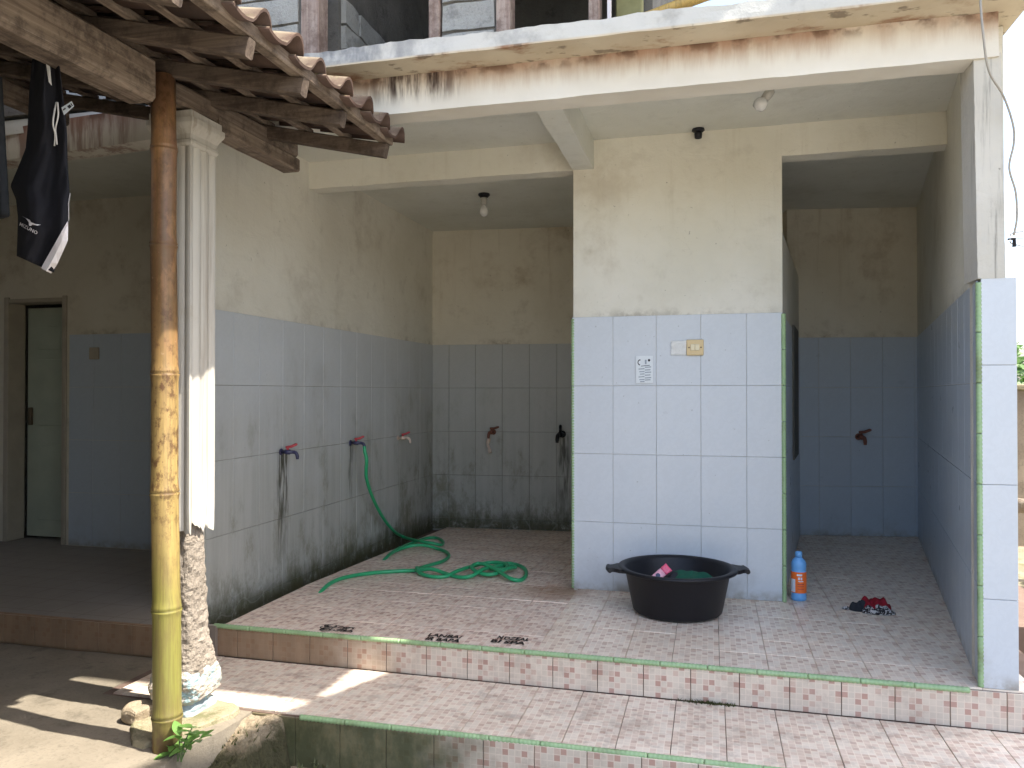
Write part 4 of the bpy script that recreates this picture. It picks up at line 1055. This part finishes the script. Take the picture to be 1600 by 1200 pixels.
def pr(mb, x0, z0, x1, z1, sk=0.0): mb.add([(q.x + x0, yy, q.z + z0 + sk * x0), (q.x + x1, yy, q.z + z0 + sk * x1), (q.x + x1, yy, q.z + z1 + sk * x1), (q.x + x0, yy, q.z + z1 + sk * x0)], [(0, 1, 2, 3)])
for k in range(10):
    a0, a1 = R(75 + 22 * k), R(75 + 22 * (k + 1)); r0, r1 = 0.011, 0.0175
    if k < 9: pm.add([(q.x - 0.022 + r * math.cos(a) * 0.8, yy, q.z + 0.040 + r * math.sin(a)) for r, a in ((r0, a0), (r1, a0), (r1, a1), (r0, a1))], [(0, 1, 2, 3)])
pm.add([(q.x + 0.030 + 0.007 * math.cos(a * math.pi / 4), yy, q.z + 0.052 + 0.008 * math.sin(a * math.pi / 4)) for a in range(8)], [tuple(range(8))])
pr(pm, -0.016, 0.018, 0.034, 0.0215, 0.10); pr(pg, 0.006, 0.030, 0.016, 0.055)
for i_, zz in enumerate((0.008, -0.008, -0.022, -0.038, -0.054, -0.066)):
    pr(pg, 0.006, zz, 0.042 - 0.004 * (i_ % 2), zz + 0.006, 0.06); pr(pg, -0.03 + 0.004 * (i_ % 3), zz - 0.008, 0.004, zz - 0.002, 0.06)
pm.build('print', 'ink', t); pg.build('small_print', 'ink_grey', t)

# ================================================================== TUB AND WASHING
TC = Vector((-0.180, 4.215, 0.008))
tub = thing('washing_tub', TC, 'big black oval plastic washing tub with lug handles before the centre wall', 'tub')
prof = [(0.0, 0.0), (0.222, 0.0), (0.232, 0.010), (0.272, 0.195), (0.278, 0.200), (0.300, 0.203), (0.310, 0.207), (0.312, 0.214), (0.306, 0.220), (0.292, 0.222), (0.278, 0.219), (0.268, 0.205), (0.226, 0.016), (0.0, 0.012)]
prof = [(a_, b_ * 1.06) for a_, b_ in prof]
MB().lathe(prof, TC, 64, True, 1.0, 0.97).build('shell', 'black_plastic', tub, True)
for s_ in (-1, 1):
    outl = [(0.275, -0.085), (0.310, -0.075), (0.335, -0.050), (0.350, -0.046), (0.362, -0.052), (0.366, -0.030), (0.366, 0.030), (0.362, 0.052), (0.350, 0.046), (0.335, 0.050), (0.310, 0.075), (0.275, 0.085)]
    hole = [(0.318, -0.034), (0.318, 0.034), (0.348, 0.034), (0.348, -0.034)]
    rot = R(12)
    def tr(p, z): x, y = p[0] * s_, p[1]; return (TC.x + x * math.cos(rot) - y * math.sin(rot), TC.y + x * math.sin(rot) + y * math.cos(rot), TC.z + z)
    mb = MB(); n_ = len(outl)
    mb.add([tr(p, 0.230) for p in outl] + [tr(p, 0.210) for p in outl], [tuple(range(n_)), tuple(range(2 * n_ - 1, n_ - 1, -1))] + [(i, n_ + i, n_ + (i + 1) % n_, (i + 1) % n_) for i in range(n_)])
    mb.tube([tr((0.358, -0.052), 0.218), tr((0.364, 0), 0.218), tr((0.358, 0.052), 0.218)], 0.013, 10)
    mb.build('handle', 'black_plastic', tub)
def heap(name, c, rx, ry, h, m, seed, parent=None, fold=0.35, seg=40, rin=14):
    mb = MB(); rings = []
    for i in range(rin + 1):
        t = i / rin; ring = []
        for k in range(seg):
            a = 2 * math.pi * k / seg; rr_ = math.sin(t * math.pi / 2) * (1 + 0.22 * noise.noise(Vector((math.cos(a) * 1.3, math.sin(a) * 1.3, seed))))
            x = rx * rr_ * math.cos(a); y = ry * rr_ * math.sin(a)
            f_ = noise.noise(Vector((x / rx * 2.6 + seed, y / ry * 2.0, 0))); f2 = 1 - abs(noise.noise(Vector((x / rx * 1.9, y / ry * 1.4, seed + 4)))) * 1.8
            z = h * (math.cos(t * math.pi / 2) ** 0.7) * (0.75 + fold * f_ + fold * 0.6 * f2) if t < 1 else 0
            ring.append((c[0] + x, c[1] + y, c[2] + max(0.001, z)))
        rings.append(ring)
    mb.loft(rings, True); return mb.build(name, m, parent, True)
tag(heap('dark_laundry', (TC.x + 0.01, TC.y + 0.03, TC.z + 0.014), 0.215, 0.20, 0.185, 'charcoal_cloth', 3.0), 'dark wet laundry filling the black tub', 'laundry')
tag(heap('green_cloth', (TC.x + 0.075, TC.y - 0.03, TC.z + 0.09), 0.15, 0.12, 0.15, 'green_cloth', 8.0, fold=0.2), 'dark green cloth on top of the laundry in the tub', 'cloth')
pk = thing('pink_tube', (TC.x - 0.10, TC.y - 0.05, TC.z + 0.16), 'pink squeeze tube sticking out of the laundry in the tub', 'tube')
b0 = Vector((TC.x - 0.145, TC.y - 0.11, TC.z + 0.155)); d = Vector((0.62, 0.28, 0.50)).normalized(); sdv = d.cross(Vector((0, -1, 0.4))).normalized(); nv = sdv.cross(d)
def flat_tube(z0, z1, m, nm, w0, w1, t0, t1):
    rings = []
    for i in range(5):
        f_ = i / 4; c_ = b0 + d * (z0 + (z1 - z0) * f_); w_ = w0 + (w1 - w0) * f_; t_ = t0 + (t1 - t0) * f_
        rings.append([c_ + sdv * w_ * math.cos(2 * math.pi * k / 14) + nv * t_ * math.sin(2 * math.pi * k / 14) for k in range(14)])
    return MB().loft(rings).build(nm, m, pk, True)
flat_tube(0.0, 0.105, 'pink_pale', 'tube_body', 0.020, 0.023, 0.014, 0.008); flat_tube(0.105, 0.145, 'pink', 'tube_end', 0.023, 0.025, 0.008, 0.003)
MB().tube([b0 + d * 0.07 + nv * 0.006 - sdv * 0.0, b0 + d * 0.07 + nv * 0.0135], 0.012, 12).build('emblem', 'navy', pk)

# ================================================================== BOTTLE
BC = Vector((0.470, 4.63, 0.001))
t = thing('cleaner_bottle', BC, 'blue plastic cleaner bottle with orange label beside the green tile edge', 'bottle')
lathe_part('bottle_body', [(0.0, 0), (0.036, 0), (0.041, 0.005), (0.041, 0.03), (0.0385, 0.036), (0.0405, 0.042), (0.0405, 0.165), (0.038, 0.172), (0.040, 0.178), (0.040, 0.205), (0.034, 0.222), (0.020, 0.235), (0.017, 0.24), (0.0, 0.242)], BC, 'bottle_blue', t)
lathe_part('cap', [(0.0, 0.238), (0.019, 0.238), (0.0195, 0.262), (0.015, 0.270), (0.0, 0.271)], BC, 'bottle_blue', t)
def wrap(name, z0, z1, a0, a1, m, r=0.0412):
    mb = MB(); n_ = 14; v = []
    for i in range(n_ + 1):
        a = R(a0 + (a1 - a0) * i / n_); v += [(BC.x + r * math.cos(a), BC.y + r * math.sin(a), BC.z + z0), (BC.x + r * math.cos(a), BC.y + r * math.sin(a), BC.z + z1)]
    mb.add(v, [(2 * i, 2 * i + 2, 2 * i + 3, 2 * i + 1) for i in range(n_)]); return mb.build(name, m, t)
wrap('label', 0.044, 0.160, -200, 20, 'label_orange')
wrap('label_panel', 0.048, 0.120, -170, -122, 'label_white', 0.0417)
for z0, z1, a0, a1 in ((0.140, 0.150, -110, -70), (0.118, 0.132, -100, -88), (0.118, 0.132, -82, -70), (0.108, 0.112, -100, -60)): wrap('lettering', z0, z1, a0, a1, 'label_white', 0.0417)
for z0, z1 in ((0.092, 0.096), (0.080, 0.083), (0.066, 0.069)): wrap('lettering', z0, z1, -105, -55, 'red_tap', 0.0417)

# ================================================================== RAG ON THE FLOOR
rc = PZ(1358, 955, 0.001)
t = thing('floor_rag', (rc.x, rc.y, 0.001), 'crumpled dark red and black patterned rag on the stall floor', 'rag')
heap('red_cloth', (rc.x + 0.03, rc.y + 0.03, 0.001), 0.085, 0.07, 0.065, 'red_cloth', 2.0, t, 0.5)
heap('patterned_cloth', (rc.x + 0.035, rc.y - 0.035, 0.001), 0.085, 0.035, 0.035, 'pattern', 5.0, t, 0.6)
heap('grey_cloth', (rc.x - 0.045, rc.y + 0.005, 0.001), 0.055, 0.035, 0.042, 'charcoal_cloth', 9.0, t, 0.6)
heap('cloth_end', (rc.x - 0.105, rc.y + 0.01, 0.001), 0.032, 0.012, 0.014, 'pattern', 4.0, t, 0.6)

# ================================================================== STALL: dark board on the inner side wall
pa = Vector(SL0); pb = Vector(SL1); dd = (pb - pa).normalized(); no = Vector((dd.y, -dd.x))
a_ = pa + dd * 0.95 + no * 0.007; b_ = pa + dd * 1.55 + no * 0.007
db = MB().prism([(a_.x, a_.y), (a_.x + no.x * 0.014, a_.y + no.y * 0.014), (b_.x + no.x * 0.014, b_.y + no.y * 0.014), (b_.x, b_.y)], 0.70, 1.62).build('wall_board', 'dark')


tag(db, 'narrow dark board hung on the inner side wall of the right stall', 'board')

# ================================================================== HANGING SHORTS
YS = 2.02
hs = thing('hanging_shorts', PY(68, 95, YS), 'black sports shorts with white side panel hanging from the lean-to beam', 'shorts')
L_ = [(50, 92), (45, 150), (43, 200), (40, 232), (28, 262), (16, 290), (25, 312), (28, 340), (27, 370), (26, 400)]
R_ = [(92, 92), (99, 150), (103, 182), (105, 215), (106, 260), (109, 300), (106, 345), (106, 376), (93, 405), (84, 425)]
def edge(P_, y):
    for (x0, y0), (x1, y1) in zip(P_, P_[1:]):
        if y0 <= y <= y1: return x0 + (x1 - x0) * (y - y0) / (y1 - y0)
    return P_[-1][0] if y > P_[-1][1] else P_[0][0]
def sfold(u, v): return 0.016 * math.sin(u * 10 + v * 2.5) * (1.1 - 0.75 * v) + 0.022 * noise.noise(Vector((u * 2.6 + v, v * 3.2, 1))) + 0.007 * noise.noise(Vector((u * 7 + v * 4, v * 9, 2)))
rows = 60; cols = 40; front = []; back = []
for i in range(rows + 1):
    v = i / rows
    for j in range(cols + 1):
        u = j / cols
        yl = 92 + v * (400 - 92); yr = 92 + v * (426 - 92); y = yl + (yr - yl) * u ** 1.0
        x = edge(L_, yl) * (1 - u) + edge(R_, yr) * u
        th = 0.026 * math.sin(math.pi * u) ** 0.5 if 0 < u < 1 else 0; sf = sfold(u, v)
        front.append(tuple(PY(x, y, YS - th + sf))); back.append(tuple(PY(x, y, YS + th + sf + 0.004)))
W_ = cols + 1; nf = len(front); fs = []
for i in range(rows):
    for j in range(cols):
        fs.append((i * W_ + j, (i + 1) * W_ + j, (i + 1) * W_ + j + 1, i * W_ + j + 1)); fs.append((nf + i * W_ + j, nf + i * W_ + j + 1, nf + (i + 1) * W_ + j + 1, nf + (i + 1) * W_ + j))
for i in range(rows):
    fs.append((i * W_, nf + i * W_, nf + (i + 1) * W_, (i + 1) * W_)); fs.append((i * W_ + cols, (i + 1) * W_ + cols, nf + (i + 1) * W_ + cols, nf + i * W_ + cols))
for j in range(cols):
    fs.append((j, j + 1, nf + j + 1, nf + j)); k = rows * W_ + j; fs.append((k, nf + k, nf + k + 1, k + 1))
MB().add(front + back, fs).build('fabric', 'shorts', hs, True)
def near_y(x, z):
    near = [f_[1] for f_ in front if (f_[0] - x) ** 2 + (f_[2] - z) ** 2 < 0.010 ** 2]
    return min(near) if near else min(front, key=lambda f_: (f_[0] - x) ** 2 + (f_[2] - z) ** 2)[1]
def front_y(px, py):
    """front surface of the shorts at a picture point"""
    fy = YS
    for _ in range(4): q = PY(px, py, fy); fy = near_y(q.x, q.z)
    return fy
def decal(name, quads, m, off=0.004):
    mb = MB()
    for poly in quads:
        vs = []
        for x, y in poly: vs.append(tuple(PY(x, y, front_y(x, y) - off)))
        mb.add(vs, [tuple(range(len(vs)))])
    return mb.build(name, m, hs)
pan = []
Lp = [(105, 346), (96, 362), (87, 378), (78, 394), (70, 408), (64, 419)]; Rp = [(106.5, 346), (106.5, 362), (106, 376), (98, 394), (90, 412), (80, 427.5)]
for k in range(5):
    for s0, s1 in ((0, .5), (.5, 1)):
        a, b, c, e_ = Lp[k], Rp[k], Rp[k + 1], Lp[k + 1]
        l = lambda p, q_, f_: (p[0] + (q_[0] - p[0]) * f_, p[1] + (q_[1] - p[1]) * f_)
        pan.append([l(a, b, s0), l(e_, c, s0), l(e_, c, s1), l(a, b, s1)])
decal('side_panel', pan, 'shorts_white', 0.004)
decal('piping', [[(109, 302), (106.5, 318), (108, 318), (110.5, 302)], [(106.5, 318), (107, 345), (108.5, 345), (108, 318)]], 'shorts_white', 0.006)
decal('waist_stripe', [[(72, 100), (76, 128), (81, 134), (78, 104)]], 'cord', 0.010)
def dcord(pts): MB().tube(spline([PY(x, y, front_y(x, y) - 0.010) for x, y in pts], 5), 0.0024, 6).build('drawcord', 'cord', hs, True)
dcord([(88, 160), (84, 180), (83, 195), (86, 210), (85, 228)]); dcord([(90, 160), (91, 180), (87, 200), (88, 215), (89, 226)])
# printed bird emblem and lettering on the left leg
sx = lambda cx: cx / 1029 * 120; sy = lambda cy: 300 + cy / 1200 * 140
em = [[(285, 318), (400, 375), (375, 385), (345, 350)], [(345, 350), (375, 385), (400, 375), (420, 410), (385, 405)], [(385, 405), (420, 405), (455, 425), (410, 455), (388, 450)], [(420, 405), (470, 428), (550, 438), (500, 450), (430, 435)]]
decal('emblem', [[(sx(a), sy(b)) for a, b in poly] for poly in em], 'shorts_white', 0.007)
def text_mesh(txt, size, shear=0.0, bold=0.012):
    cu = bpy.data.curves.new('lettering', 'FONT'); cu.body = txt; cu.size = size; cu.shear = shear; cu.resolution_u = 2
    cu.align_x = 'CENTER'; cu.offset = size * bold
    o = bpy.data.objects.new('lettering', cu); C.objects.link(o); dg = bpy.context.evaluated_depsgraph_get(); dg.update()
    me = bpy.data.meshes.new_from_object(o.evaluated_get(dg)); bpy.data.objects.remove(o); bpy.data.curves.remove(cu); return me
lm = text_mesh('MIZUNO', 0.020, 0.35)
mb = MB(); wd = max(v.co.x for v in lm.vertices) - min(v.co.x for v in lm.vertices); mnx = min(v.co.x for v in lm.vertices)
vs = []
for v in lm.vertices:
    f_ = (v.co.x - mnx) / wd; tx = sx(258) + (sx(500) - sx(258)) * f_; ty = sy(445) + (sy(575) - sy(445)) * f_ - v.co.y * 1215 / 2.45 * 0.85
    vs.append(tuple(PY(tx, ty, front_y(tx, ty) - 0.005)))
mb.add(vs, [tuple(p.vertices) for p in lm.polygons]); mb.build('lettering', 'shorts_white', hs)
decal('care_tag', [[(96, 168), (112, 158), (116, 166), (100, 180)]], 'paper', 0.010)
decal('care_print', [[(98, 171), (102, 168), (103, 170), (99, 173)], [(105, 166), (109, 163), (112, 167), (108, 170)], [(110, 162), (111, 161), (114, 165), (113, 166)]], 'ink', 0.0125)
# second garment at the left edge
gm = thing('dark_garment', PY(-20, 120, 2.05), 'dark cloth hanging at the left edge beside the black shorts', 'cloth')
fr = []; bk = []
for i in range(17):
    v = i / 16
    for j in range(9):
        u = j / 8; x = -75 + u * (75 + 3 + 12 * v); y = 120 + v * 222 + 6 * math.sin(u * 5) * v
        q = PY(x, y, 2.06); fr.append((q.x, q.y - 0.02 + 0.02 * math.sin(u * 10), q.z)); bk.append((q.x, q.y + 0.012 + 0.02 * math.sin(u * 10), q.z))
fs = []
for i in range(16):
    for j in range(8):
        fs.append((i * 9 + j, (i + 1) * 9 + j, (i + 1) * 9 + j + 1, i * 9 + j + 1)); fs.append((153 + i * 9 + j, 153 + i * 9 + j + 1, 153 + (i + 1) * 9 + j + 1, 153 + (i + 1) * 9 + j))
for i in range(16): fs.append((i * 9 + 8, (i + 1) * 9 + 8, 153 + (i + 1) * 9 + 8, 153 + i * 9 + 8))
for j in range(8): fs.append((144 + j, 297 + j, 298 + j, 145 + j))
MB().add(fr + bk, fs).build('fabric', 'charcoal_cloth', gm, True)

# ================================================================== LEFT WING DOOR
dr = thing('side_door', ((DX0 + DX1) / 2, 4.9, 0), 'dim grey green door standing in its frame in the left wing', 'door')
for x0, x1 in ((DX0 - 0.01, DX0 + 0.035), (DX1 - 0.03, DX1 + 0.008)):
    MB().box((x0, 4.885, 0.0), (x1, 5.045, 1.90), 0.004).build('jamb', 'frame_wood', dr)
MB().box((DX0 + 0.035, 4.885, 1.855), (DX1 - 0.03, 5.045, 1.885), 0.004).build('head', 'frame_wood', dr)
lf_ = MB().box((DX0 + 0.045, 5.06, 0.02), (DX1 + 0.01, 5.095, 1.83)).build('leaf', 'door_green', dr)
for z0, z1 in ((0.15, 0.75), (0.9, 1.42), (1.50, 1.68)):
    MB().box((DX0 + 0.15, 5.052, z0), (DX1 - 0.08, 5.0595, z1), 0.003).build('panel', 'door_green', lf_)
MB().box((DX0 + 0.075, 5.03, 0.9), (DX0 + 0.10, 5.06, 1.04), 0.004).build('handle', 'screw', lf_)
q = PY(146, 552, 4.88)
tag(MB().box((q.x - 0.045, 4.882, q.z - 0.045), (q.x + 0.045, 4.893, q.z + 0.045), 0.004).build('dim_switch', 'frame_wood'), 'dim light switch on the tiles right of the side door', 'switch')

# ================================================================== FLOOR WRITING
def floor_text(lines, x, y, wdt, m='marker', rz=0.0):
    mb = MB()
    for k, (tx, dx, dy, sz) in enumerate(lines):
        me = text_mesh(tx, 0.05, 0.0, 0.035); a = min(v.co.x for v in me.vertices); b = max(v.co.x for v in me.vertices)
        vs = []
        for v in me.vertices:
            px = (v.co.x - a) / (b - a) * sz + dx; py = v.co.y * 1.15 + dy
            vs.append((x + px + 0.006 * noise.noise(Vector((px * 30, py * 30, k))), y + py + rz * px + 0.005 * noise.noise(Vector((px * 22, 7, py * 22))), 0.0035))
        mb.add(vs, [tuple(p.vertices) for p in me.polygons])
    return mb
a = PZ(661, 1000, 0); b = PZ(766, 1004, 0)
tag(floor_text([('LANBAI', 0.0, 0.055, 0.165), ('IR BAPA', 0.01, 0.0, 0.165)], a.x, a.y, 0.17).build('painted_words', 'marker'), 'two lines of black hand-painted words on the floor edge right of the sunlit patch', 'writing')
tag(floor_text([('NOZEAL', 0.015, 0.055, 0.155), ('BI SPA', 0.0, 0.0, 0.165)], b.x, b.y, 0.17).build('painted_words', 'marker'), 'two lines of black hand-painted words on the floor edge nearest the centre wall', 'writing')
scb = MB(); c0 = PZ(528, 983, 0)
for k in range(26):
    a = random.uniform(0, 6.28); cx, cy = c0.x + random.uniform(-0.075, 0.075), c0.y + random.uniform(-0.035, 0.035); r_ = random.uniform(0.012, 0.03)
    pts = [(cx + r_ * math.cos(a + t_ * 0.7), cy + r_ * 0.8 * math.sin(a + t_ * 0.7), 0.0030 + k * 0.00004) for t_ in range(5)]
    for p0_, p1_ in zip(pts, pts[1:]):
        d = (Vector(p1_) - Vector(p0_)); s_ = Vector((-d.y, d.x, 0)).normalized() * 0.0035
        scb.add([Vector(p0_) - s_, Vector(p1_) - s_, Vector(p1_) + s_, Vector(p0_) + s_], [(0, 1, 2, 3)])
tag(scb.build('painted_scribble', 'marker'), 'black painted scribble crossed out on the floor edge left of the sunlit patch', 'writing')

# ================================================================== YELLOW BAMBOO POLE, CABLES
q0 = PY(968, 22, 3.36); yb = thing('bamboo_pole', (q0.x, 3.36, 2.76), 'yellow bamboo pole lying on the slab edge above the beam', 'pole')
bamboo(yb, (q0.x - 0.02, 3.38, 2.745), (q0.x + 0.95, 3.30, 2.96), 0.022, 0.030, [0.10, 0.42, 0.75], 'bamboo_pale')
cb = spline([PY(1532, -40, 3.22), PY(1532, 0, 3.22), PY(1536, 50, 3.22), PY(1545, 110, 3.27), PY(1568, 150, 3.36), PY(1583, 195, 3.42), PY(1584, 225, 3.45), PY(1577, 262, 3.48), PY(1587, 300, 3.5), PY(1589, 340, 3.52), PY(1584, 368, 3.54)], 6)
tag(MB().tube(cb, 0.0042, 7).build('loose_cable', 'cable', None, True), 'loose grey cable trailing down beside the right corner post', 'cable')
t = thing('power_line', PY(1590, 372, 3.58), 'thin overhead wires and insulator beside the right corner post', 'wire')
for (ya, yb, yc) in ((369, 362, 352), (374, 372, 376), (377, 384, 398)):
    MB().tube(spline([PY(1578, ya, 3.58), PY(1594, yb, 3.8), PY(1680, yc, 5.0)], 5), 0.0028, 5).build('wire', 'cable', t)
ins = PY(1583, 378, 3.60); MB().tube([ins + Vector((-0.02, 0, 0.012)), ins + Vector((0.004, 0, 0.012)), ins + Vector((0.004, 0, -0.02))], [0.004, 0.008, 0.008], 8).build('insulator', 'black_plastic', t)

# ================================================================== PLANTS
pln = thing('weed', PZ(290, 1178, ZT), 'small leafy green weed at the foot of the bamboo post', 'plant')
lfm = MB(); n_ = 7; vs = []
for i in range(n_ + 1):
    t_ = i / n_; w_ = 0.55 * math.sin(math.pi * min(1, t_ * 0.96 + 0.02)) ** 0.8 * (1 - 0.25 * t_)
    vs += [(-w_ / 2, t_, 0.10 * w_ - 0.15 * t_ * t_), (0, t_, -0.15 * t_ * t_), (w_ / 2, t_, 0.10 * w_ - 0.15 * t_ * t_)]
lfm.add(vs, [f_ for i in range(n_) for f_ in ((3 * i, 3 * i + 1, 3 * i + 4, 3 * i + 3), (3 * i + 1, 3 * i + 2, 3 * i + 5, 3 * i + 4))])
leaf_me = lfm.mesh('leaf', True); leaf_me.materials.append(MT['leaf'])
def leaf(parent, p, az, tilt, s):
    o = link('leaf', leaf_me, None, parent, p, (tilt, 0, az)); o.scale = (s, s, s); return o
base = wloc(pln) + Vector((-0.01, -0.02, 0))
for k, (px, py, h_) in enumerate(((300, 1138, .0), (280, 1150, .0), (312, 1150, .0), (292, 1165, 0), (270, 1165, 0))):
    top = PY(px, py, base.y + random.uniform(-0.03, 0.03))
    MB().tube(spline([base + Vector((random.uniform(-.01, .01), 0, -0.02)), (base + top) / 2 + Vector((0, 0, 0.01)), top], 4), 0.0022, 6).build('stem', 'stem', pln)
    for m_ in range(5):
        leaf(pln, top + Vector((0, 0, -0.012 * (m_ // 2))), m_ * 1.32 + k * 0.9, R(random.uniform(-15, 45)), random.uniform(0.045, 0.075))
bm = leaf_mat('yard leaf', (0.06, 0.13, 0.025), (0.12, 0.22, 0.05))
def bush(name, c, r, n, label, sz):
    b = thing(name, (c[0], c[1], ZG), label, 'bush', 'bushes behind the yard wall')
    st_ = MB()
    for k in range(6):
        a = k * 1.05; st_.tube(spline([(c[0], c[1], ZG), (c[0] + 0.3 * r * math.cos(a), c[1] + 0.3 * r * math.sin(a), c[2] - 0.3), (c[0] + 0.8 * r * math.cos(a), c[1] + 0.8 * r * math.sin(a), c[2] + 0.4 * r)], 4), 0.02, 6)
    st_.build('stems', 'stem', b)
    cr = MB()
    for k in range(n):
        d = Vector((random.gauss(0, 1), random.gauss(0, 1), random.gauss(0, 1))).normalized() * r * random.uniform(0.45, 1.05)
        p = Vector(c) + Vector((d.x, d.y, d.z * 0.8)); p += noise.noise_vector(p * 1.2) * 0.25
        a = Vector((random.gauss(0, 1), random.gauss(0, 1), random.gauss(0, 0.6))).normalized() * sz; e_ = a.orthogonal().normalized() * sz * 0.3
        cr.add([p, p + a * 0.5 + e_, p + a, p + a * 0.5 - e_], [(0, 1, 2, 3)])
    cr.build('crown', bm, b)
bush('leafy_bush', (3.9, 10.2, 1.05), 0.9, 2600, 'bright green bush rising behind the yard wall beyond the corner post', 0.12)
bush('leafy_bush', (5.6, 10.8, 1.2), 1.1, 2600, 'wider green bush further right behind the yard wall', 0.12)
yw = thing('yard_wall', (4.5, 8.8, ZG), 'weathered yard wall beyond the right corner post', 'wall')
wm = grid_box((1.95, 8.7, ZG - 0.05), (9.0, 8.85, 1.18), 60, 2, 14); roughen(wm, 0.015, 4); wm.build('wall_body', 'stone', yw)
MB().box((1.93, 8.66, 1.181), (9.0, 8.89, 1.24), 0.01).build('coping', 'plinth', yw)
for k in range(14):
    y = random.uniform(4.6, 7.8); x = 0.342 * y + random.uniform(-0.02, 0.5) + 0.04; 
    if x < right_x(min(y, 6.98)) + 0.35 and y < 7.1: x = max(x, right_x(y) + 0.22 + random.uniform(0, 0.4))
    s_ = random.uniform(0.14, 0.28); lv = k % 4
    chunk('rubble_stone', (x, y, ZG + s_ * 0.35 + lv * 0.17), (s_, s_ * random.uniform(.7, 1), s_ * random.uniform(.5, .8)), 'brick_red' if k % 6 == 0 else 'stone', 'stone in the rubble heap outside the right side wall', 'stone', 'rubble stones outside the right wall', k + 2)

# ================================================================== ADDED SHADE HOUSE (unseen to the right; put in to shade the steps)
nb = thing('added_shade_house', (5.0, 1.8, ZG), 'unseen tall pale house added right of the yard to shade the steps', 'building')
MB().box((4.3, 0.9, ZG - 0.02), (8.0, 2.9, 5.4)).build('wall', 'shade_house', nb)
def ne(y): return 1.557 + (y - 2.586) * 0.45
MB().add([(ne(3.6), 3.6, 5.2), (8.2, 3.6, 6.2), (8.2, 0.7, 6.2), (ne(0.7), 0.7, 5.2), (ne(3.6), 3.6, 5.28), (8.2, 3.6, 6.28), (8.2, 0.7, 6.28), (ne(0.7), 0.7, 5.28)],
    [(0, 1, 2, 3), (4, 7, 6, 5), (0, 3, 7, 4), (0, 4, 5, 1), (3, 2, 6, 7), (1, 5, 6, 2)]).build('roof', 'terracotta', nb)
wn = MB().box((4.26, 1.3, 1.0), (4.31, 2.4, 2.2)).build('window', 'wood_z', nb); MB().box((4.25, 1.38, 1.08), (4.255, 2.32, 2.12)).build('pane', 'dark', wn)
print('floor tiles', n_t, 'objects', len(bpy.data.objects))
